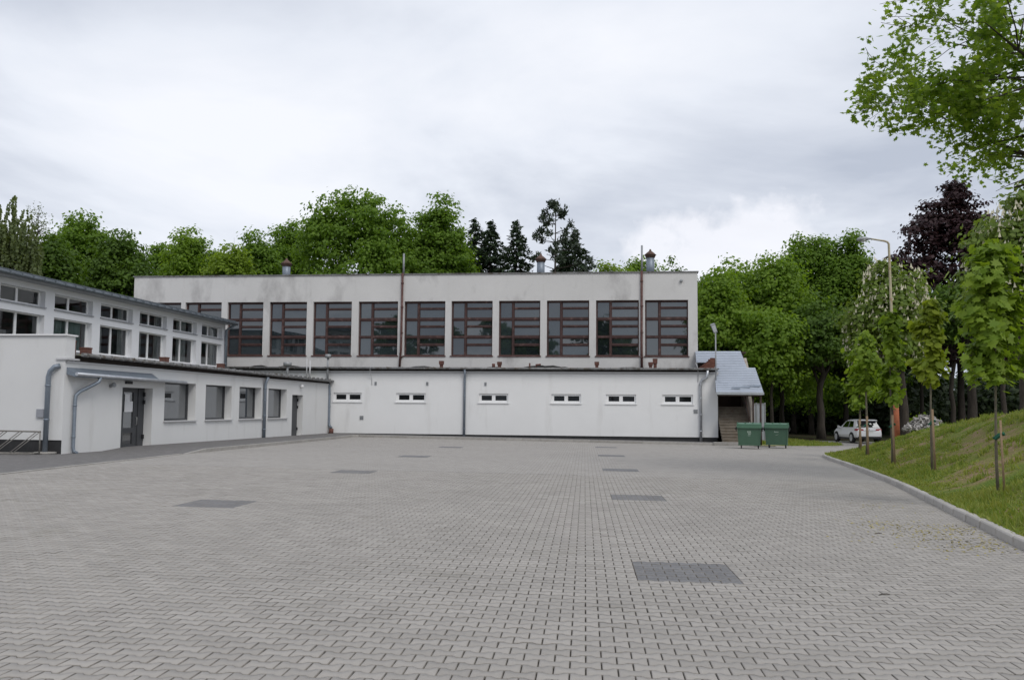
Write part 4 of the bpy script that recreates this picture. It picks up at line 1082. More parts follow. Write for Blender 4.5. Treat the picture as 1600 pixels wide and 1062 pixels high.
# ------------------------------------------------------------------ two waste containers
def make_bin(x, y, rz_, label, second):
    r = empty('waste_container', (x, y, gz(x, y)), rz_, label=label, cat='waste container', group='green waste containers beside the stairs')
    r.scale = (0.95, 0.95, 1.07)
    q = MB()
    W0, D0, W1, D1 = 0.585, 0.38, 0.645, 0.50
    q.hexa([(-W0, -D0, .19), (W0, -D0, .19), (W0, D0, .19), (-W0, D0, .19), (-W1, -D1, 1.08), (W1, -D1, 1.08), (W1, D1, 1.08), (-W1, D1, 1.08)])
    for k in range(2):
        z0, z1 = .21 + k * 0.02, 1.0
        for s in (-1, 1): q.hexa([(s * (W0 - .03) - .025, -D0 - .02, .2), (s * (W0 - .03) + .025, -D0 - .02, .2), (s * (W0 - .03) + .025, -D0 + .05, .2), (s * (W0 - .03) - .025, -D0 + .05, .2), (s * (W1 - .03) - .025, -D1 - .02, z1), (s * (W1 - .03) + .025, -D1 - .02, z1), (s * (W1 - .03) + .025, -D1 + .05, z1), (s * (W1 - .03) - .025, -D1 + .05, z1)]); 
        break
    q.box(-W0 - .02, W0 + .02, -D0 - .025, D0 + .02, .17, .215)
    q.build('body', M['bin_green'], r)
    q = MB(); q.box(-.675, .675, -.56, .55, 1.07, 1.15); q.box(-.67, .67, -.575, -.55, 1.02, 1.149); q.build('rim', M['bin_lid'], r)
    q = MB(); n = 8
    sec = []
    for k in range(n + 1):
        a = k / n; yy = -.53 + 1.06 * a; sec.append((yy, 1.152 + .13 * math.sin(math.pi * min(1, a * 0.8 + 0.12)) ** 0.7))
    for (ya, za), (yb, zb) in zip(sec, sec[1:]):
        q.quad((-.66, ya, za), (.66, ya, za), (.66, yb, zb), (-.66, yb, zb), smooth=True)
    for s in (-1, 1): q.quad(*[(s * .66, yy, zz) for yy, zz in sec], (s * .66, .53, 1.15), (s * .66, -.53, 1.15))
    q.quad((-.66, -.53, 1.15), (.66, -.53, 1.15), (.66, sec[0][0], sec[0][1]), (-.66, sec[0][0], sec[0][1]))
    lid = q.build('lid', M['bin_lid'], r)
    q = MB()
    for xx in (-.62, .62, -.2, .2): q.box(xx - .04, xx + .04, -.4, .45, 1.24, 1.292)
    q.build('lid_rib', M['bin_lid'], lid)
    q = MB()
    for s in (-1, 1): q.tube([(s * .645, 0, .98), (s * .78, 0, .98)], .03, 8); q.box(s * .70 - .025, s * .70 + .025, -.3, .3, .86, 1.069)
    q.build('lifting_arm', M['rubber'], r)
    for sx in (-.46, .46):
        for sy in (-.30, .30):
            q = MB(); q.lathe([(.03, -.028), (.095, -.024), (.1, 0), (.095, .024), (.03, .028)], (sx + .03, sy + .03, .1), 12, M=Matrix.Rotation(R(90), 3, 'Y')); w = q.build('caster', M['rubber'], r)
            q = MB(); q.box(sx - .02, sx + .08, sy - .03, sy + .03, .16, .19); q.box(sx - .02, sx - .008, sy - .03, sy + .04, .09, .189); q.box(sx + .068, sx + .08, sy - .03, sy + .04, .09, .189); q.build('caster_fork', M['steel'], w)
    # pale printed mark on the front
    q = MB()
    fy = lambda z: -(D0 + (D1 - D0) * (z - .19) / .89) - .006
    def bar(x0, x1, z0, z1): q.quad((x0, fy(z0), z0), (x1, fy(z0), z0), (x1, fy(z1), z1), (x0, fy(z1), z1))
    if not second:
        for k in range(3): bar(-.1 + .07 * k, -.05 + .07 * k, .80, .88)
        bar(-.08, .1, .77, .79); bar(-.06, .08, .71, .75); bar(-.07, -.02, .64, .67); bar(.0, .06, .64, .67)
    else:
        for k in range(5): bar(-.12 + .05 * k, -.085 + .05 * k, .80, .855 + (.02 if k == 0 else 0))
        for k in range(5): bar(-.06 + .035 * k, -.025 + .035 * k, .655 + .006 * k * k * .5, .67 + .006 * k * k * .5)
    q.build('printed_mark', M['bin_mark'], r)
    return r
p1 = on_ground(1173.5, 701); p2 = on_ground(1217, 700)
make_bin(p1.x, p1.y + 0.35, R(-14), 'green wheeled waste container nearest the stairs, with a round pale emblem', False)
make_bin(p2.x, p2.y + 0.35, R(-19), 'green wheeled waste container standing on the lawn side, with a line of pale lettering', True)

# ------------------------------------------------------------------ parked car
cp = Vector((24.35, 62.0, gz(24.35, 62.0) + 0.03))
car = empty('parked_car', cp, R(1), label='white estate car parked by the trees, seen from behind, half hidden by the grass bank', cat='car')
car.scale = (0.97, 0.97, 0.97)
ST = [  # y, z bottom, z deck, half width, half width at deck
    (0.00, 0.52, 0.80, 0.76, 0.70), (0.05, 0.40, 0.96, 0.86, 0.80), (0.18, 0.34, 1.06, 0.915, 0.855), (0.55, 0.32, 1.08, 0.94, 0.875), (1.2, 0.30, 1.07, 0.95, 0.885), (2.2, 0.29, 1.05, 0.945, 0.885),
    (3.2, 0.30, 1.03, 0.945, 0.87), (3.6, 0.31, 1.02, 0.94, 0.85), (4.1, 0.33, 0.97, 0.93, 0.80), (4.45, 0.36, 0.86, 0.86, 0.7), (4.62, 0.44, 0.70, 0.72, 0.6)]
def ring(y, zb, zt, hw, hd):
    h = zt - zb
    half = [(hw * .86, zb), (hw * .97, zb + h * .14), (hw, zb + h * .38), (hw * .985, zb + h * .62), (hw * .97, zb + h * .78), (hd, zt - .015), (hd * .55, zt + .012)]
    return [(x, y, z) for x, z in half] + [(-x, y, z) for x, z in half[::-1]]
q = MB(); rings = [ring(*s) for s in ST]; n = len(rings[0])
for r0, r1 in zip(rings, rings[1:]):
    for k in range(n):
        j = (k + 1) % n; q.quad(r0[k], r0[j], r1[j], r1[k], smooth=True)
q.quad(*rings[0][::-1]); q.quad(*rings[-1])
GH = [(0.22, 1.06, 1.08, .84, .82), (0.34, 1.05, 1.30, .86, .75), (0.58, 1.05, 1.60, .87, .645), (0.8, 1.05, 1.645, .875, .635), (1.5, 1.05, 1.665, .875, .64), (2.2, 1.04, 1.63, .87, .635), (2.6, 1.03, 1.55, .865, .63), (3.35, 1.02, 1.06, .84, .78)]
def ring2(y, zb, zt, hb, ht):
    return [(hb, y, zb), (hb - (hb - ht) * .5, y, zb + (zt - zb) * .55), (ht, y, zt - .03), (ht * .8, y, zt), (-ht * .8, y, zt), (-ht, y, zt - .03), (-hb + (hb - ht) * .5, y, zb + (zt - zb) * .55), (-hb, y, zb)]
rg = [ring2(*s) for s in GH]
for r0, r1 in zip(rg, rg[1:]):
    for k in range(7): q.quad(r0[k], r0[k + 1], r1[k + 1], r1[k], smooth=True)
q.quad(*rg[0][::-1])
body = q.build('body', M['car_paint'], car)
q = MB(); q.hexa([(-.66, .26, 1.58), (.66, .26, 1.58), (.66, .7, 1.62), (-.66, .7, 1.62), (-.64, .30, 1.625), (.64, .30, 1.625), (.64, .7, 1.665), (-.64, .7, 1.665)]); q.build('roof_spoiler', M['car_paint'], car)
q = MB(); q.hexa([(-.74, .20, 1.12), (.74, .20, 1.12), (.74, .36, 1.12), (-.74, .36, 1.12), (-.64, .46, 1.56), (.64, .46, 1.56), (.64, .6, 1.56), (-.64, .6, 1.56)]); w = q.build('rear_window', M['car_glass'], car)
q = MB(); q.tube([(0, .19, 1.14), (.3, .25, 1.2)], .012, 6); q.build('wiper', M['car_black'], w)
for s in (-1, 1):
    for pts in ([(.75, 1.12), (1.62, 1.11), (1.62, 1.55), (1.0, 1.53)], [(1.7, 1.11), (2.75, 1.1), (2.3, 1.53), (1.7, 1.55)]):
        q = MB()
        xx = lambda z: s * (.873 - (z - 1.05) / .6 * .225 + .012)
        q.prism([(xx(z), y, z) for y, z in pts], (s * .006, 0, 0)); q.build('side_window', M['car_glass'], car)
    q = MB(); q.hexa([(s * .42, -.012, .90), (s * .87, .06, .88), (s * .955, .33, .90), (s * .5, .2, .90), (s * .45, .03, 1.0), (s * .84, .09, 1.03), (s * .93, .33, 1.0), (s * .5, .2, 1.0)]); q.build('tail_light', M['tail_red'], car)
    q = MB(); q.hexa([(s * .9, 3.0, 1.03), (s * 1.1, 3.0, 1.06), (s * 1.1, 3.12, 1.06), (s * .9, 3.12, 1.03), (s * .9, 3.0, 1.12), (s * 1.08, 3.0, 1.2), (s * 1.08, 3.12, 1.2), (s * .9, 3.12, 1.12)]); q.build('wing_mirror', M['car_paint'], car)
    q = MB(); q.box(s * .66 - .06, s * .66 + .06, .02, .06, .45, .52); q.build('reflector', M['tail_red'], car)
    for y in (.88, 3.72):
        Rm = Matrix.Rotation(R(90), 3, 'Y')
        q = MB(); q.lathe([(.40, -.02), (.405, .02)], (s * .955, y, .37), 20, M=Rm); q.build('wheel_arch', M['car_black'], car)
        q = MB(); q.lathe([(.24, -.12), (.34, -.12), (.365, -.08), (.365, .08), (.34, .115), (.25, .115)], (s * .87, y, .365), 20, M=Rm); w = q.build('wheel', M['rubber'], car)
        q = MB(); q.lathe([(.245, -.01), (.245, .01)], (s * .99, y, .365), 16, M=Rm)
        for k in range(5): q.hexa([tuple(Vector((s * 1.0, y, .365)) + Matrix.Rotation(2 * math.pi * k / 5, 3, 'X') @ Vector(pp)) for pp in ((-.012, -.035, 0), (.012, -.035, 0), (.012, .035, 0), (-.012, .035, 0), (-.012, -.025, .24), (.012, -.025, .24), (.012, .025, .24), (-.012, .025, .24))])
        q.build('rim', M['alloy'], w)
    q = MB(); q.box(s * .945 - .02, s * .945 + .02, 1.3, 3.3, .26, .36); q.build('sill_trim', M['car_black'], car)
q = MB(); q.hexa([(-.8, -.01, .36), (.8, -.01, .36), (.86, .3, .3), (-.86, .3, .3), (-.78, -.015, .47), (.78, -.015, .47), (.9, .3, .45), (-.9, .3, .45)]); q.build('bumper_trim', M['car_black'], car)
q = MB(); q.box(-.26, .26, -.005, .03, .74, .85); q.build('number_plate', M['plate_white'], car)
q = MB(); q.box(-.5, .5, .01, .08, .875, .905); q.build('tailgate_line', M['car_black'], car)
q = MB(); q.lathe([(.04, 0), (.04, .012)], (0, .05, .97), 12, M=Matrix.Rotation(R(90), 3, 'X')); q.build('badge', M['zinc'], car)

# ------------------------------------------------------------------ street lamp
lb = Vector((18.63, 44.0, bank_z(18.63, 44.0)))
lamp = empty('street_lamp', lb, 0, label='tall street lamp with a rusty red lower post and a pale beige upper pole', cat='street lamp')
tilt = -0.0275
q = MB(); q.tube([(0, 0, -0.2), (tilt * 3.0, 0, 3.05 - lb.z)], 0.125, 12); q.tube([(tilt * 2.0, 0, 3.05 - lb.z), (tilt * 3.0, 0, 3.15 - lb.z)], [0.125, 0.085], 12); q.build('lower_post', M['lamp_rust'], lamp)
zt = 10.0 - lb.z
q = MB(); q.tube([(tilt * 2.6, 0, 3.1 - lb.z), (tilt * 6, 0, 6.2 - lb.z), (tilt * 8.2, 0, zt - 0.12), (tilt * 8.2 - .06, 0, zt - .03), (tilt * 8.2 - .2, 0, zt + .02), (-1.2, 0, zt + .14)], [.075, .065, .055, .05, .045, .035], 10); q.build('upper_pole', M['lamp_beige'], lamp)
q = MB(); q.lathe([(.04, .05), (.07, 0), (.09, -.1), (.16, -.22), (.19, -.42), (.15, -.6), (.05, -.67)], (-1.12, 0, zt + .13), 12, M=Matrix.Rotation(R(86), 3, 'Y') @ Matrix.Diagonal((.62, 1, 1))); hd = q.build('lamp_head', M['lamp_grey'], lamp)
q = MB(); q.lathe([(.04, -.06), (.14, -.02), (.17, .04), (.14, .07)], (-1.5, 0, zt + .02), 12); q.build('lens', M['lamp_lens'], hd)

# ------------------------------------------------------------------ bicycle rack by the end wall
bp_ = bw(-2.0, -28.75); bp_.z = gz(bp_.x, bp_.y) + .016
rack = empty('bicycle_rack', bp_, -TH, label='low tubular steel bicycle rack in front of the left end wall', cat='bicycle rack')
q = MB(); q.tube([(-4, .25, .78), (1.62, .25, .72)], .025, 8); q.tube([(-4, .25, .03), (1.62, .25, .03)], .02, 8); q.tube([(-4, -.35, .03), (1.62, -.35, .03)], .02, 8); q.build('frame', M['rack_steel'], rack)
for x in (-3.9, -2.3, -.25, 1.6):
    q = MB(); q.tube([(x, .25, 0), (x, .25, .74)], .022, 8); q.tube([(x, -.35, .03), (x, .25, .03)], .018, 8); q.build('post', M['rack_steel'], rack)
for x in (-3.2, -2.6, -2.0, -1.4, -.8, -.2, .35, .95):
    q = MB()
    for d in (0, .12): q.tube([(x + d + .55, .25, .74), (x + d, -.35, .03)], .015, 6)
    q.build('wheel_holder', M['rack_steel'], rack)

# ------------------------------------------------------------------ rubble heap beyond the bank
rng = random.Random(12)
q = MB()
rc = Vector((23.0, 49.5))
for k in range(420):
    a = rng.uniform(0, 2 * math.pi); rr = math.sqrt(rng.random()); x, y = rr * math.cos(a) * 1.0, rr * math.sin(a) * 0.9
    z = 0.78 * (1 - rr ** 1.3) * rng.uniform(.55, 1.0); s = rng.uniform(.04, .13)
    T = Matrix.Translation((x, y, z)) @ Matrix.Rotation(rng.uniform(0, 6), 4, Vector((rng.gauss(0, 1), rng.gauss(0, 1), rng.gauss(0, 1))).normalized())
    q.hexa([(-s, -s * .7, -s * .3), (s, -s * .8, -s * .35), (s * .8, s * .7, -s * .3), (-s * .9, s * .6, -s * .3), (-s * .8, -s * .6, s * .3), (s * .9, -s * .5, s * .25), (s * .7, s * .6, s * .35), (-s * .7, s * .7, s * .3)], M=T)
zb = bank_z(rc.x, rc.y) if bank_d(rc.x, rc.y) > 0 else gz(rc.x, rc.y)
rp = at(1447, 664, 43.0)
o = q.build('rubble_heap', M['rubble'], label='pale heap of rubble and broken stone on top of the grass bank', cat='rubble', kind='stuff'); o.location = (rp.x, rp.y, rp.z - 0.2)

# ------------------------------------------------------------------ trees
def rand_dirs(g, n):
    v = g.normal(size=(n, 3)); return v / np.linalg.norm(v, axis=1)[:, None]


LEAF_SHAPES = {
    'quad': np.array([(-.5, 0), (0, -.36), (.5, 0), (0, .36)]),
    'spray': np.array([(-.5, -.08), (0, -.2), (.5, 0), (0, .2)]),
    'blade': np.array([(-.5, -.1), (.5, -.06), (.5, .06), (-.5, .1)]),
    'maple': np.array([(0, -.5), (.12, -.22), (.42, -.3), (.3, -.05), (.55, .12), (.24, .16), (.2, .32), (0, .55), (-.2, .32), (-.24, .16), (-.55, .12), (-.3, -.05), (-.42, -.3), (-.12, -.22)]),
    'oval': np.array([(-.5, 0), (-.25, -.3), (.15, -.34), (.5, -.05), (.25, .3), (-.2, .33)]),
}


def leaf_cloud(name, g, C, nrm, size, m, shape='quad', axis=None):
    """C centres, nrm preferred normals, axis preferred long direction"""
    n = len(C)
    S = LEAF_SHAPES[shape]; k = len(S)
    nn = nrm / (np.linalg.norm(nrm, axis=1)[:, None] + 1e-9)
    a = rand_dirs(g, n) if axis is None else axis
    t = a - nn * (a * nn).sum(1)[:, None]; t /= (np.linalg.norm(t, axis=1)[:, None] + 1e-9)
    b = np.cross(nn, t)
    sz = size * g.uniform(.7, 1.3, n)
    V = C[:, None, :] + (t[:, None, :] * S[None, :, 0:1] + b[:, None, :] * S[None, :, 1:2]) * sz[:, None, None]
    V = V.reshape(-1, 3)
    return np_mesh(name, V, np.arange(n * k), np.arange(n) * k, np.full(n, k), m)


def sample_crown(g, lobes, n_clump, per, spread, rmin=.45, low_cut=None):
    w = np.array([l[3] * l[4] + l[4] * l[5] + l[3] * l[5] for l in lobes]); w = w / w.sum()
    pick = g.choice(len(lobes), n_clump, p=w)
    L = np.array(lobes)[pick]
    d = rand_dirs(g, n_clump)
    d[:, 2] = np.where(d[:, 2] < -.55, -d[:, 2] * .6, d[:, 2])
    r = rmin + (1.04 - rmin) * g.random(n_clump) ** .45
    cc = L[:, :3] + d * L[:, 3:6] * r[:, None]
    C = np.repeat(cc, per, 0) + g.normal(size=(n_clump * per, 3)) * np.array([spread, spread, spread * .45])
    out = np.repeat(d, per, 0)
    return C, (np.repeat(cc, per, 0), out)


def crown_lobes(g, rx, ry, zc, rzz, k, sub=.45):
    lobes = [(0, 0, zc, rx * .78, ry * .78, rzz * .8)]
    for i in range(k):
        a = 2 * math.pi * (i + g.random()) / k * 1.0; el = g.uniform(-.45, 1.0)
        ce = math.cos(el)
        lobes.append((rx * .62 * ce * math.cos(a), ry * .62 * ce * math.sin(a), zc + rzz * .64 * math.sin(el), rx * sub * g.uniform(.75, 1.2), ry * sub * g.uniform(.75, 1.2), rzz * sub * g.uniform(.75, 1.15)))
    for i in range(2):
        lobes.append((rx * g.uniform(-.35, .35), ry * g.uniform(-.3, .3), zc + rzz * g.uniform(.5, .7), rx * .34, ry * .34, rzz * .38))
    return lobes


def trunk_mesh(g, name, h0, r0, lobes, zc, m, limbs=7):
    q = MB()
    wob = [(g.normal(0, .08), g.normal(0, .08)) for _ in range(6)]
    path = [(0, 0, -.3)] + [(wob[i][0] * (i + 1) * .3, wob[i][1] * (i + 1) * .3, h0 * (i + 1) / 6) for i in range(6)] + [(wob[5][0] * 1.8, wob[5][1] * 1.8, zc)]
    rad = [r0 * 1.35] + [r0 * (1 - .09 * i) for i in range(6)] + [r0 * .3]
    q.tube(path, rad, 9)
    for l in lobes[1:limbs + 1]:
        s = Vector(path[g.integers(4, 7)]); e = Vector((l[0], l[1], l[2] + l[5] * .2))
        mid = s.lerp(e, .5) + Vector((g.normal(0, .3), g.normal(0, .3), g.normal(.3, .3)))
        q.tube([s, s.lerp(mid, .6), mid, mid.lerp(e, .6), e], [r0 * .42, r0 * .34, r0 * .26, r0 * .17, r0 * .06], 6)
        for _ in range(3):
            e2 = e + Vector((g.normal(0, l[3] * .5), g.normal(0, l[4] * .5), g.normal(l[5] * .2, l[5] * .4)))
            q.tube([mid, mid.lerp(e2, .5) + Vector((0, 0, .2)), e2], [r0 * .16, r0 * .1, r0 * .03], 5)
    return q.mesh(name, m)


def broadleaf(name, label, base, top, rx, zlow, seed, leaf='leaf_oak', ls=.42, trunk_r=.3, cover=2.3, plumes=0, cone=False, skirt=0, k=9, ry=None, group=None, shape='quad', sub=.45, spread=.5, per=34, up=.55):
    """base: ground point; top, zlow: absolute heights of the crown"""
    g = np.random.default_rng(seed)
    ry = rx if ry is None else ry
    bz = base.z
    zc = (top + zlow) / 2 - bz; rzz = (top - zlow) / 2
    lobes = crown_lobes(g, rx, ry, zc, rzz, k, sub)
    for i in range(skirt):
        a = 2 * math.pi * (i + g.random()) / skirt - 2.2; r_ = g.uniform(.45, .85)
        lobes.append((rx * r_ * math.cos(a), ry * r_ * math.sin(a), zlow - bz + g.uniform(1.6, 4.2), rx * .34, ry * .3, g.uniform(.9, 1.6)))
    if cone:
        lobes = [(0, 0, zc, rx * .22, ry * .35, rzz * .8)]
        for i in range(120):
            f = g.random() ** 1.25; r_ = rx * (1 - f) ** .75; a = g.uniform(0, 6.28); yr = ry / rx; z_ = zlow - bz + (top - zlow) * (.06 + .86 * f); k_ = g.uniform(.45, .95)
            lobes.append((r_ * k_ * math.cos(a), r_ * k_ * math.sin(a) * yr, z_ + r_ * k_ * .12, r_ * .26 + .4, (r_ * .26 + .4) * (yr * .5 + .5), .7 + .05 * r_))
    for i in range(plumes):
        a = 2 * math.pi * (i + g.random()) / plumes; r_ = g.uniform(.15, .68)
        lobes.append((rx * r_ * math.cos(a), ry * r_ * math.sin(a), zc + rzz * (.93 - .45 * r_ - .22) , rx * .17, ry * .17, rzz * .30))
    t = empty(name, base, 0, label=label, cat='tree', group=group)
    area = 4 * math.pi * ((rx * ry) ** 1.6 / 3 + 2 * ((rx * rzz) ** 1.6) / 3) ** (1 / 1.6)
    n = int(area * cover / (ls * ls * .36))
    n = max(2500, min(n, 50000 if cone else 34000))
    C, out = sample_crown(g, lobes, max(40, n // per), per, spread, rmin=.5)
    ok = C[:, 2] > max(.3, zlow - bz - .8)
    tuft = (C - out[0])[ok]; tuft /= (np.linalg.norm(tuft, axis=1)[:, None] + 1e-6); C = C[ok]
    n2 = len(C)
    outd = C - np.array([0, 0, zc]); outd /= (np.linalg.norm(outd, axis=1)[:, None] + 1e-6)
    nr = outd * .35 + tuft * .75 + np.array([0, 0, up * .75]) + g.normal(size=(n2, 3)) * .4
    link('crown', leaf_cloud('crown', g, C, nr, ls, M[leaf], shape), t)
    link('trunk', trunk_mesh(g, 'trunk', max(1.5, zc - rzz * .35), trunk_r * .8, lobes, zc + rzz * .4, M['bark']), t)
    return t, lobes, g


def px_base(px, Y):
    p = at(px, 643, Y); return Vector((p.x, p.y, gz(p.x, p.y) - .06))


def ztop(px, py, Y): return at(px, py, Y).z


GB = 'trees behind the gym and the school wing'
GR = 'trees of the wood on the right'
# behind the buildings, from left to right: px centre, Y, py top, half width in px, leaf
back = [
    (128, 92, 345, 62, 'leaf_oak', 'dark green round tree left of the gym, just right of the willow'),
    (186, 86, 362, 46, 'leaf_dark', 'lower dark tree touching the left corner of the gym roof'),
    (72, 80, 372, 34, 'leaf_dark', 'small dark tree between the willow and the round tree'),
    (246, 108, 372, 36, 'leaf_oak', 'thin topped tree just behind the left corner of the gym roof'),
    (292, 104, 360, 52, 'leaf_lime', 'mid green spreading tree behind the left end of the gym roof'),
    (352, 96, 376, 34, 'leaf_bright', 'light yellow green tree left of the first roof vent'),
    (400, 104, 366, 34, 'leaf_oak', 'green tree directly behind the leftmost roof vent'),
    (455, 112, 350, 44, 'leaf_oak', 'green tree on the left shoulder of the great oak'),
    (672, 98, 322, 60, 'leaf_oak', 'rounded oak on the right shoulder of the great oak'),
    (945, 105, 404, 26, 'leaf_bright', 'small bright green treetop right of the dark conifers'),
    (1000, 108, 398, 40, 'leaf_lime', 'bright green treetop behind the rightmost roof vent'),
    (1062, 118, 412, 40, 'leaf_dark', 'low hazy treetop behind the right end of the gym roof'),
]
for i, (px, Y, py, hw, lf, lab) in enumerate(back):
    b = px_base(px, Y); broadleaf('deciduous_tree', lab, b, ztop(px, py - 3, Y), hw / FPX * Y * 1.28, 3.0, 100 + i, lf, .34, .3, cover=2.3, group=GB, plumes=6)
b = px_base(556, 95)
broadleaf('oak_tree', 'great broad oak towering above the middle of the gym roof', b, ztop(556, 287, 95), 116 / FPX * 95, 3.5, 33, 'leaf_oak', .35, .5, cover=2.3, k=15, group=GB, sub=.33, plumes=11)

# the wood on the right
wood = [
    (1128, 78, 420, 60, .4, 'leaf_lime', .3, 'bright green tree standing right against the gym corner'),
    (1168, 84, 403, 64, .4, 'leaf_lime', .32, 'green tree over the stair roof, left of the taller pair'),
    (1222, 80, 392, 60, 1.2, 'leaf_lime', .3, 'green tree with layered branches above the right waste container'),
    (1268, 94, 355, 52, .4, 'leaf_oak', .34, 'taller left tree of the pair left of the street lamp'),
    (1322, 92, 360, 50, .4, 'leaf_oak', .34, 'taller right tree of the pair beside the street lamp'),
    (1283, 76, 470, 62, 3.4, 'leaf_dark', .42, 'thick trunked shade tree on the lawn edge left of the white car'),
    (1206, 74, 480, 46, 2.4, 'leaf_lime', .2, 'slender trunked tree behind the waste containers'),
]
for i, (px, Y, py, hw, zl, lf, tr, lab) in enumerate(wood):
    b = px_base(px, Y); broadleaf('woodland_tree', lab, b, ztop(px, py - 3, Y), hw / FPX * Y * 1.08, zl, 200 + i, lf, .32, tr, cover=2.3, k=12, group=GR, sub=.38, plumes=8 if py < 380 else 3, spread=.55, skirt=0 if px in (1283,) else 9)
deep = [(1120, 98, 430, 70), (1180, 104, 440, 70), (1240, 100, 430, 66), (1300, 106, 430, 70), (1352, 100, 440, 60)]
names = ['deep shade tree behind the stair roof', 'deep shade tree behind the left waste container', 'deep shade tree behind the right waste container', 'deep shade tree behind the thick trunk', 'deep shade tree behind the white car']
for i, (px, Y, py, hw) in enumerate(deep):
    b = px_base(px, Y); broadleaf('woodland_tree', names[i], b, ztop(px, py, Y), hw / FPX * Y, .6, 230 + i, 'leaf_dark', .55, .35, cover=2.4, group=GR)
right = [
    (1412, 66, 470, 40, 4.8, 'leaf_dark', .42, 'brown trunked tree directly behind the street lamp post'),
    (1519, 78, 440, 60, 6.2, 'leaf_dark', .52, 'thick grey trunk between the fourth and the last young tree'),
    (1488, 84, 470, 50, 6.0, 'leaf_dark', .3, 'dark trunk just left of the thick grey trunk'),
    (1440, 90, 480, 50, 5.6, 'leaf_dark', .26, 'forked dark tree standing behind the rubble heap'),
    (1568, 72, 460, 50, 5.6, 'leaf_dark', .28, 'dark tree behind the last young tree and its stake'),
    (1598, 64, 470, 50, 5.0, 'leaf_dark', .26, 'dark tree at the right edge above the bank'),
]
for i, (px, Y, py, hw, zl, lf, tr, lab) in enumerate(right):
    b = px_base(px, Y); broadleaf('woodland_tree', lab, b, ztop(px, py, Y), hw / FPX * Y, zl, 250 + i, lf, .38, tr, cover=1.9, group=GR)
# copper beech
b = px_base(1502, 90)
t, lobes, g = broadleaf('copper_beech', 'tall copper beech with dark purple leaves above the bank', b, ztop(1512, 262, 90), 200 / FPX * 90, 4.5, 61, 'leaf_beech', .4, .45, cover=2.6, ry=6.5, group=GR, cone=True, spread=.42, per=24)
# long outer sprays of the beech
for nm, Y, px, py, hw, zl, sd_, lab in (('horse_chestnut', 62, 1396, 412, 66, 1.6, 71, 'flowering horse chestnut with white candles behind the street lamp'), ('horse_chestnut', 50, 1602, 292, 76, 3.6, 72, 'flowering horse chestnut leaning in at the right edge above the last young tree')):
    b = px_base(px, Y)
    t, lobes, g = broadleaf(nm, lab, b, ztop(px, py, Y), hw / FPX * Y, zl, sd_, 'leaf_chestnut', .3, .35, cover=2.1, k=11, group=GR, shape='oval')
    n = 1400; C, out = sample_crown(g, lobes, n, 1, .1, rmin=.97)
    V = []; F = []
    for c in C:
        bse = len(V); h = g.uniform(.22, .34); r = .09; tx, ty = g.normal(0, .04, 2)
        for a in range(4): V.append((c[0] + r * math.cos(a * 1.57), c[1] + r * math.sin(a * 1.57), c[2]))
        V.append((c[0] + tx, c[1] + ty, c[2] + h))
        F += [(bse + a, bse + (a + 1) % 4, bse + 4) for a in range(4)]
    me = bpy.data.meshes.new('flower_candles'); me.from_pydata(V, [], F); me.materials.append(M['candle']); link('flower_candles', me, t, kind='stuff')


def conifer(name, label, px, Y, py, hw, seed, pine=False):
    g = np.random.default_rng(seed); b = px_base(px, Y); H = ztop(px, py, Y) - b.z; Rb = hw / FPX * Y * 3.0
    t = empty(name, b, 0, label=label, cat='conifer', group='conifers behind the gym')
    q = MB(); q.tube([(0, 0, -.3), (0, 0, H * .5), (.05, 0, H * .98)], [.26, .16, .03], 8)
    C = []; nr = []; ax = []
    z = H * .3
    while z < H * .995:
        f = 1 - (z - H * .3) / (H * .7)
        ln = Rb * (f ** .75) * g.uniform(.75, 1.15) + .12
        nb = 6 if pine else 8
        for k in range(nb):
            if pine and g.random() < .25: continue
            a = g.uniform(0, 6.28); l = ln * g.uniform(.65, 1.12); d = np.array([math.cos(a), math.sin(a), 0])
            droop = .25 if pine else -.28 - .1 * f
            e_ = np.array([0, 0, z]) + d * l + np.array([0, 0, droop * l])
            q.tube([(0, 0, z), tuple(np.array([0, 0, z]) + d * l * .55 + np.array([0, 0, droop * l * .35])), tuple(e_)], [.05, .03, .012], 4, caps=False)
            if pine:
                m_ = 60
                cc = e_ + g.normal(size=(m_, 3)) * np.array([.2, .2, .24]); C.append(cc); nr.append(rand_dirs(g, m_)); dd = cc - (e_ - np.array([0, 0, .3])); ax.append(dd)
            else:
                m_ = max(8, int(l * 20)); s = g.uniform(.2, 1.1, m_)
                cc = np.array([0, 0, z]) + d * (l * s)[:, None] + np.array([0, 0, 1]) * (droop * l * s ** 1.3)[:, None] + g.normal(size=(m_, 3)) * .12
                C.append(cc); nr.append(np.array([0, 0, 1]) + g.normal(size=(m_, 3)) * .6); ax.append(d + g.normal(size=(m_, 3)) * .55 + np.array([0, 0, -.3]))
        z += H * (.04 if pine else .021)
    C, nr, ax = np.concatenate(C), np.concatenate(nr), np.concatenate(ax)
    link('crown', leaf_cloud('crown', g, C, nr, .42 if pine else .5, M['needle_pine' if pine else 'needle'], 'spray', ax), t)
    link('trunk', q.mesh('trunk', M['bark']), t)


conifer('spruce_tree', 'dark spruce nearest the oak, left one of the twin spruces', 739, 104, 343, 26, 1)
conifer('spruce_tree', 'dark spruce leaning on its twin, right one of the twin spruces', 763, 102, 346, 30, 2)
conifer('spruce_tree', 'single dark spruce standing free between the twin spruces and the pine', 804, 100, 346, 25, 3)
conifer('pine_tree', 'tall open pine with tufted branches behind the middle roof vent', 866, 98, 316, 32, 4, True)
conifer('spruce_tree', 'low spreading spruce at the right foot of the tall pine', 898, 102, 360, 30, 5)
conifer('spruce_tree', 'stunted dark spruce between the tall pine and the spreading spruce', 882, 106, 372, 20, 6)

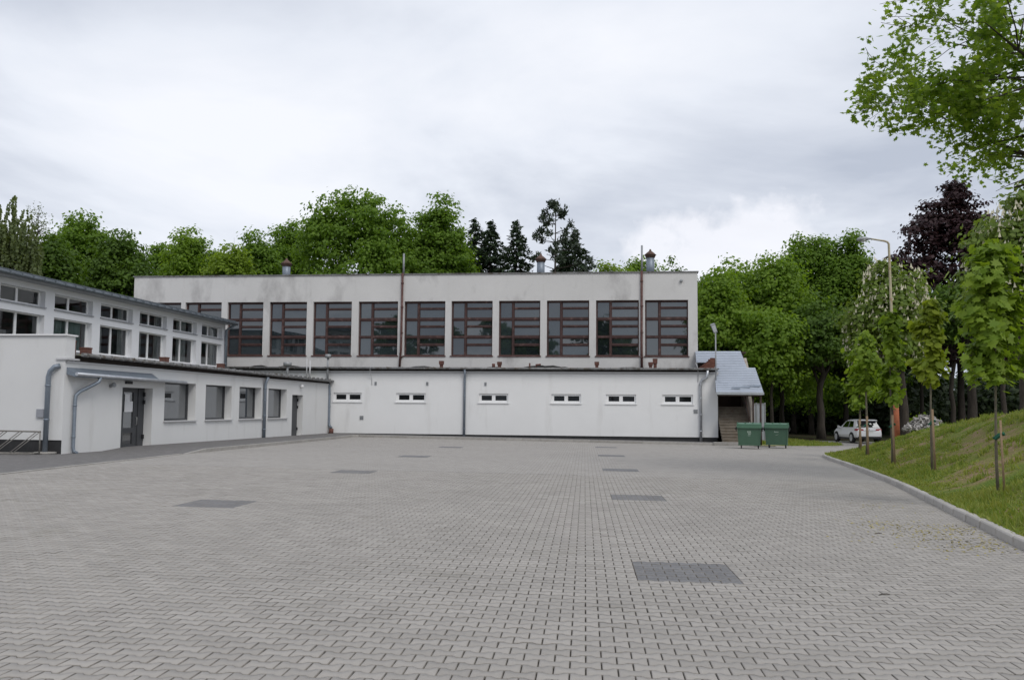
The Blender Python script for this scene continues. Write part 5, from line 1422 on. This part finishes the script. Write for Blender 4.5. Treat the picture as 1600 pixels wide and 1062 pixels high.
# willow at the left edge: hanging strands
g = np.random.default_rng(8); b = px_base(2, 74)
t = empty('willow_tree', b, 0, label='thin grey green willow with hanging strands at the left edge', cat='tree', group=GB)
H = ztop(5, 306, 74) - b.z
lobes = [(0, 0, H * .68, 2.6, 2.6, H * .31), (1.5, .4, H * .52, 1.6, 1.5, H * .26), (-2.2, 0, H * .62, 2.4, 2.4, H * .3)]
C0, o_ = sample_crown(g, lobes, 1500, 1, .2, rmin=.2)
Cs = []
for c in C0:
    n = g.integers(8, 20); s = np.arange(n) * .12
    Cs.append(c + np.stack([np.cumsum(g.normal(0, .03, n)), np.cumsum(g.normal(0, .03, n)), -s], 1))
Cs = np.concatenate(Cs)
link('crown', leaf_cloud('crown', g, Cs, rand_dirs(g, len(Cs)), .27, M['leaf_willow'], 'oval', np.array([0, 0, -1.]) + g.normal(size=(len(Cs), 3)) * .6), t)
link('trunk', trunk_mesh(g, 'trunk', H * .45, .3, lobes + crown_lobes(g, 2.4, 2.4, H * .55, H * .2, 9), H * .7, M['bark'], 5), t)
# sparse twig tree beside it
g = np.random.default_rng(18); b = px_base(44, 82); H = ztop(44, 312, 82) - b.z
t = empty('birch_tree', b, 0, label='sparse fine twigged birch just right of the willow', cat='tree', group=GB)
lobes = crown_lobes(g, 1.5, 1.5, H * .68, H * .32, 8)
C, o_ = sample_crown(g, lobes, 330, 5, .22)
link('crown', leaf_cloud('crown', g, C, rand_dirs(g, len(C)), .15, M['leaf_willow'], 'quad'), t)
q = MB(); q.tube([(0, 0, -.2), (0, 0, H * .5), (.1, 0, H * .95)], [.16, .1, .02], 6)
for k in range(90):
    z = H * g.uniform(.4, .92); a = g.uniform(0, 6.28); l = g.uniform(.5, 1.6)
    q.tube([(0, 0, z), (l * .5 * math.cos(a), l * .5 * math.sin(a), z + l * .45), (l * math.cos(a), l * math.sin(a), z + l * .5)], [.03, .02, .006], 4, caps=False)
link('trunk', q.mesh('trunk', M['bark']), t)

# far wood closing the view under the crowns
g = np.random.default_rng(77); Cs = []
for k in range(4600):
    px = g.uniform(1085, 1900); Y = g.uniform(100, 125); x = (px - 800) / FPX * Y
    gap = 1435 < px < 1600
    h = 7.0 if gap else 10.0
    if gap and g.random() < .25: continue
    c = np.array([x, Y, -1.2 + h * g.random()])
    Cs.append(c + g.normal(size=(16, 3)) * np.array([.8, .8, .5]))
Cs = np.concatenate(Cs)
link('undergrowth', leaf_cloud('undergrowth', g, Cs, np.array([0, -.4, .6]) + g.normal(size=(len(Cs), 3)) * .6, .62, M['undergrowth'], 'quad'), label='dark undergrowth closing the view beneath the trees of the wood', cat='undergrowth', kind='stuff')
# pink and pale garden shrubs glimpsed between the trunks
for px, Y, hh, m_, lab in ((1440, 70, 2.0, 'leaf_bright', 'bright green shrub lit up behind the rubble heap'),):
    b = px_base(px, Y); g = np.random.default_rng(int(px)); t = empty('shrub', b, 0, label=lab, cat='shrub')
    C, o_ = sample_crown(g, [(0, 0, hh * .6, 1.1, .9, hh * .5)], 40 if m_ == 'candle' else 120, 6, .2)
    link('foliage', leaf_cloud('foliage', g, C, rand_dirs(g, len(C)), .16 if m_ == 'candle' else .24, M[m_]), t)
    q = MB()
    for k in range(5): a = k * 1.25; q.tube([(0, 0, -.1), (.4 * math.cos(a), .4 * math.sin(a), hh * .5), (.7 * math.cos(a), .7 * math.sin(a), hh * .9)], [.04, .025, .01], 5)
    link('stem', q.mesh('stem', M['bark']), t)

# ------------------------------------------------------------------ young staked trees on the bank
YT = [  # trunk foot px,py ; crown top py ; crown bottom py ; half width px ; stake foot ; stake top
    ((1343.5, 702), 560, 634, 21, (1345.5, 703), 655, 'leftmost young tree on the bank, short crown in front of the white car'),
    ((1354.5, 711), 517, 608, 27, (1357, 712), 650, 'second young tree from the left, its trunk crossing the white car'),
    ((1394.4, 723), 478, 632, 24, (1398.3, 725), 648, 'third young tree, its crown hiding the middle of the street lamp'),
    ((1456.6, 735), 458, 598, 27, (1461.6, 737), 639, 'fourth young tree, slim yellow green crown in front of the rubble heap'),
    ((1559.7, 769), 366, 596, 50, (1569.8, 771), 656, 'nearest young tree at the right edge, with large drooping leaves'),
]
for i, ((fx_, fy_), py0, py1, hw, (sx, sy), st, lab) in enumerate(YT):
    g = np.random.default_rng(300 + i)
    b = on_bank(fx_, fy_); Y = b.y
    zt_, zb_ = at(fx_, py0, Y).z - b.z, at(fx_, py1, Y).z - b.z
    hwm = hw / FPX * Y * (.92 if i < 4 else 1.0)
    lean = at(fx_ - 7 * (hw > 40) - 4 * (i == 2), py0, Y).x - b.x
    t = empty('young_tree', b, 0, label=lab, cat='tree', group='young staked trees along the bank')
    q = MB(); zz = np.linspace(0, 1, 9)
    pth = [(0, 0, -.15)] + [(lean * s * .5 + .02 * math.sin(5 * s + i), 0, (zt_ * .92) * s) for s in zz[1:]]
    r0 = 4.6 / FPX * Y / 2 * (1.15 if i == 4 else 1.0)
    q.tube(pth, [r0] + [r0 * (1 - .85 * s) for s in zz[1:]], 8)
    nb = 24 if i < 4 else 34
    Cs = []; Nr = []; Ax = []
    for k in range(nb):
        f = (k + .5) / nb; z0 = zb_ + .05 * (zt_ - zb_) + (zt_ - zb_) * .9 * f
        a = g.uniform(0, 6.28)
        if i == 4 and math.cos(a) > .3 and g.random() < .5: a += math.pi
        prof = (.75 + .25 * math.sin(math.pi * f)) * (1 if f < .6 else 1 - (f - .6) * 1.7)
        l = hwm * prof * g.uniform(.3, 1.4)
        d = np.array([math.cos(a), math.sin(a) * .8, .45]); s0 = np.array([lean * .5 * z0 / zt_, 0, z0 - .15])
        e_ = s0 + d * l
        q.tube([tuple(s0), tuple(s0 + d * l * .5 + np.array([0, 0, .05])), tuple(e_)], [r0 * .3, r0 * .2, r0 * .08], 5, caps=False)
        m_ = int(42 * (1.2 if i == 4 else .95)); s = g.uniform(.45, 1.1, m_)
        cc = s0 + d * (l * s)[:, None] + g.normal(size=(m_, 3)) * np.array([.13, .13, .12]) * (hwm / .6)
        cc[:, 2] -= .06
        Cs.append(cc); o2 = cc - np.array([lean * .4, 0, 0]) ; o2[:, 2] = 0
        Nr.append(o2 / (np.linalg.norm(o2, axis=1)[:, None] + .01) * .7 + np.array([0, 0, .7]) + g.normal(size=(m_, 3)) * .4); Ax.append(d * .6 + np.array([0, 0, -.9]) + g.normal(size=(m_, 3)) * .3)
    Cs, Nr, Ax = np.concatenate(Cs), np.concatenate(Nr), np.concatenate(Ax)
    link('crown', leaf_cloud('crown', g, Cs, Nr, (.20 if i < 4 else .19), M['leaf_young_lime' if i == 3 else 'leaf_young'], 'maple' if i == 4 else 'oval', Ax), t)
    link('trunk', q.mesh('trunk', M['young_bark']), t)
    s = on_bank(sx, sy); top = at(sx, st, s.y).z - s.z
    names = ['short stake of the leftmost young tree', 'stake of the second young tree, standing before the car', 'pale stake beside the third young tree and the lamp', 'pale stake beside the fourth young tree', 'tall nearest stake with a green tie, beside the last young tree']
    k = empty('tree_stake', s, 0, label=names[i], cat='stake', group='wooden tree stakes on the bank')
    rs = 3.4 / FPX * s.y / 2
    q = MB(); q.tube([(0, 0, -.15), (g.normal(0, .01) - .03, 0, top)], [rs * 1.05, rs], 8); q.build('post', M['stake_wood'], k)
    tx = b.x - s.x; ty = b.y - s.y
    q = MB(); zt2 = top * .8
    q.tube([(rs, 0, zt2), (0, -rs * 1.3, zt2 + .03), (tx * .5, ty * .5 - rs, zt2 - .02), (tx - r0, ty - r0, zt2 - .08), (tx - r0 * 1.2, ty + r0, zt2 - .08), (tx * .5, ty * .5 + rs, zt2), (0, rs * 1.4, zt2 + .02), (rs, 0, zt2)], .028, 6)
    q.build('tie', M['green_tie'], k)

# ------------------------------------------------------------------ big maple overhanging from the right
g = np.random.default_rng(41)
mb_ = Vector((17.2, 23.0, bank_z(17.2, 23.0)))
t = empty('maple_tree', mb_, 0, label='big overhanging maple whose leafy branches fill the upper right corner', cat='tree')
q = MB()
q.tube([(0, 0, -.3), (.1, 0, 2), (-.1, .1, 5), (-.2, 0, 8), (.0, .1, 11), (.1, 0, 14)], [.5, .4, .34, .27, .18, .06], 10)
tips = []
def inside(p):
    w_ = p + mb_; rx_ = Vector(((w_.x - 17.9) / 8.6, (w_.y - 23.0) / 6.2, (w_.z - 10.2) / (2.35 if w_.z < 10.2 else 6.0)))
    return rx_.length < 1.0 + .10 * mnoise.noise(w_ * .9)
def limb(p, d, l, r, depth):
    p = Vector(p); d = Vector(d).normalized(); pts = [p.copy()]; rad = [r]; n = 6
    for i in range(n):
        if (depth or i > 1) and d.x < .3 and not inside(p): break
        d = (d + Vector((g.normal(0, .13), g.normal(0, .13), g.normal(.0, .10))) + Vector((0, 0, -.035 * depth))).normalized()
        p = p + d * l / n; pts.append(p.copy()); rad.append(max(.006, r * (1 - .155 * (i + 1))))
        if depth < 2 and i >= 1:
            nb_ = 2 if depth < 1 else 1
            for _ in range(nb_):
                if g.random() < .85:
                    s = Vector((g.normal(0, 1), g.normal(0, 1), g.normal(.0, .55))); s = (s - d * s.dot(d)).normalized()
                    limb(p, d * .75 + s * .75, l * g.uniform(.34, .6), rad[-1] * .55, depth + 1)
        if depth >= 1 and i >= 2: tips.append((p.copy(), d.copy()))
    if len(pts) < 2: return
    q.tube(pts, rad, 6 if depth < 2 else 4, caps=False)
    tips.append((p.copy(), d.copy()))
for z, dx_, dy_, dz_, l, r in ((5.3, -1, .05, .30, 6.6, .16), (5.6, -1, -.5, .28, 6.4, .14), (5.9, -1, .5, .25, 6.4, .14), (6.6, -1, -.1, .25, 6.8, .16), (7.4, -1, .3, .22, 6.4, .11), (7.9, -1, -.4, .25, 6.3, .11), (8.6, -.9, .35, .4, 5.8, .11), (9.0, -.8, -.5, .5, 5.6, .1), (8.3, -1, .05, .3, 6.2, .1), (10.2, -.7, .1, .7, 5, .09), (6.4, .9, .3, .3, 6, .12), (7.5, .7, -.6, .4, 6, .11), (9, .3, .9, .6, 5.6, .1), (8, .2, -1, .35, 6, .1)):
    limb((-.15, 0, z), (dx_, dy_, dz_), l, r, 0)
link('trunk', q.mesh('trunk', M['bark']), t)
tp = np.array([tuple(a) for a, _ in tips]); 
per = 12
C = np.repeat(tp, per, 0) + g.normal(size=(len(tp) * per, 3)) * np.array([.17, .17, .15])
wld = C + np.array(tuple(mb_))
rel = (wld - np.array([17.9, 23.0, 10.2])) / np.array([8.6, 6.2, 1.0])
rel[:, 2] /= np.where(rel[:, 2] < 0, 2.3, 6.0)
keep = np.sqrt((rel ** 2).sum(1)) < 1.03 + .12 * np.sin(wld[:, 0] * 2.1 + wld[:, 2] * 1.7) * np.sin(wld[:, 1] * 1.9 + wld[:, 2] * 2.9)
C = C[keep]
if len(C) > 42000: C = C[g.choice(len(C), 42000, replace=False)]
nr = np.array([-.2, -.35, .75]) + g.normal(size=(len(C), 3)) * .6
link('crown', leaf_cloud('crown', g, C, nr, .155, M['leaf_maple'], 'maple', np.array([-.5, 0, -.6]) + g.normal(size=(len(C), 3)) * .5), t)
hang = C[g.choice(len(C), 260, replace=False)]
print('maple tips', len(tips), 'leaves', len(C))

# ------------------------------------------------------------------ grass, litter
g = np.random.default_rng(9)
P = []
tries = 0
while len(P) < 45000 and tries < 300000:
    tries += 1
    y = 8 + 36 * g.random() ** 1.4; x = kerb_x(min(y, 38)) + .07 + g.random() ** 1.35 * 9
    if x > .6 * y + 1.5: continue
    d = bank_d(x, y)
    if d < .07: continue
    bare = mnoise.noise(Vector((x * .55, y * .55, 1.7))) + .55 * mnoise.noise(Vector((x * 1.6, y * 1.6, 4.2)))
    edge = 1.0 if d < 1.0 else .0
    if bare > .02 + .35 * edge + (.3 if d > 5 else 0) and g.random() > .07: continue
    P.append((x, y, d, bare))
for k in range(170):        # taller tufts and weeds
    y = 9 + 32 * g.random() ** 1.3; x = kerb_x(min(y, 38)) + .25 + g.random() * 7
    if x > .6 * y + 1 or bank_d(x, y) < .2: continue
    for _ in range(22):
        tx, ty = x + g.normal(0, .09), y + g.normal(0, .09)
        if bank_d(tx, ty) > .08: P.append((tx, ty, bank_d(tx, ty), -9.0))
P = np.array(P); nP = len(P)
V = np.zeros((nP, 3, 3))
h = g.uniform(.035, .095, nP) * (1 + .5 * (P[:, 3] < -.2) + .9 * (P[:, 3] < -5)); a = g.uniform(0, 6.28, nP); w = .012 + P[:, 1] * .0006
bx = np.stack([np.cos(a), np.sin(a), np.zeros(nP)], 1)
base = np.stack([P[:, 0], P[:, 1], [bank_z(p[0], p[1], p[2]) - .015 for p in P]], 1)
V[:, 0] = base - bx * w[:, None]; V[:, 1] = base + bx * w[:, None]
V[:, 2] = base + np.stack([g.normal(0, .05, nP), g.normal(0, .05, nP), h], 1)
link('grass', np_mesh('grass', V.reshape(-1, 3), np.arange(nP * 3), np.arange(nP) * 3, np.full(nP, 3), M['grass_blade']), label='short patchy grass growing on the earth bank', cat='grass', kind='stuff')
# lawn tufts by the far kerb
P = np.stack([g.uniform(14, 21, 9000), 52 + 26 * g.random(9000) ** 1.5], 1)
ex = np.array([min((p for p in lawn_edge), key=lambda e_: abs(e_.y - y)).x for y in np.linspace(52, 80, 57)])
ok = P[:, 0] < np.interp(P[:, 1], np.linspace(52, 80, 57), ex) - .1
ok &= ~((P[:, 0] < 15.8) & (P[:, 1] < 56)) & (P[:, 1] > 52.6)
P = P[ok]; nP = len(P); a = g.uniform(0, 6.28, nP); bx = np.stack([np.cos(a), np.sin(a), np.zeros(nP)], 1) * .05
base = np.stack([P[:, 0], P[:, 1], [gz(x, y) + .03 for x, y in P]], 1)
V = np.zeros((nP, 3, 3)); V[:, 0] = base - bx; V[:, 1] = base + bx; V[:, 2] = base + np.stack([g.normal(0, .06, nP), g.normal(0, .06, nP), g.uniform(.06, .2, nP)], 1)
link('lawn_grass', np_mesh('lawn_grass', V.reshape(-1, 3), np.arange(nP * 3), np.arange(nP) * 3, np.full(nP, 3), M['grass_blade']), label='rough lawn grass between the waste containers and the white car', cat='grass', kind='stuff')

# fallen yellow green maple flowers on the paving
C = []
for px, py, sx, sy, n in ((1390, 818, 26, 3, 220), (1440, 830, 45, 5, 420), (1500, 826, 16, 4, 200), (1490, 842, 40, 6, 380), (1530, 852, 26, 5, 220), (1362, 788, 22, 2, 80), (1570, 850, 25, 5, 120), (1430, 800, 60, 10, 120)):
    for k in range(n):
        if g.random() < .45: continue
        p = on_ground(px + g.normal(0, sx * 1.25), py + g.normal(0, sy * 1.5), .004)
        if p.x < kerb_x(p.y) - .1: C.append(tuple(p))
C = np.array(C)
link('fallen_blossom', leaf_cloud('fallen_blossom', g, C, np.array([0, 0, 1.]) + g.normal(size=(len(C), 3)) * .18, .035, M['dry_leaf'], 'oval'), label='yellow green blossom litter scattered on the paving near the right kerb', cat='litter', kind='stuff')
for px, py, lab in ((1373, 834, 'small dry twig lying on the paving near the blossom litter'), (1383, 930, 'dark fallen leaf on the paving at lower right')):
    p = on_ground(px, py); q = MB(); q.tube([(-.06, 0, .006), (-.02, .02, .012), (.02, .01, .016), (.06, .03, .008)], [.004, .006, .005, .003], 6)
    o = q.build('twig', M['bark'], label=lab, cat='twig'); o.location = p

# trees across the yard behind the viewer: the hall windows mirror them
for i, (x, y, h, r_) in enumerate(((9, -22, 15, 5), (22, -30, 21, 7.5), (-6, -40, 17, 6), (-22, -36, 17, 6.5), (36, -18, 20, 7), (-40, -30, 16, 7))):
    broadleaf('yard_tree', ['round tree at the near end of the yard', 'largest tree at the near right end of the yard', 'small tree across the near end of the yard', 'tree at the near left end of the yard', 'tree beyond the right kerb at the near end', 'far left tree at the near end of the yard'][i] + ', mirrored in the hall windows', Vector((x, y, gz(x, y))), h, r_, 2.5, 400 + i, 'leaf_dark', .7, .35, cover=1.7, group='trees mirrored in the hall windows')
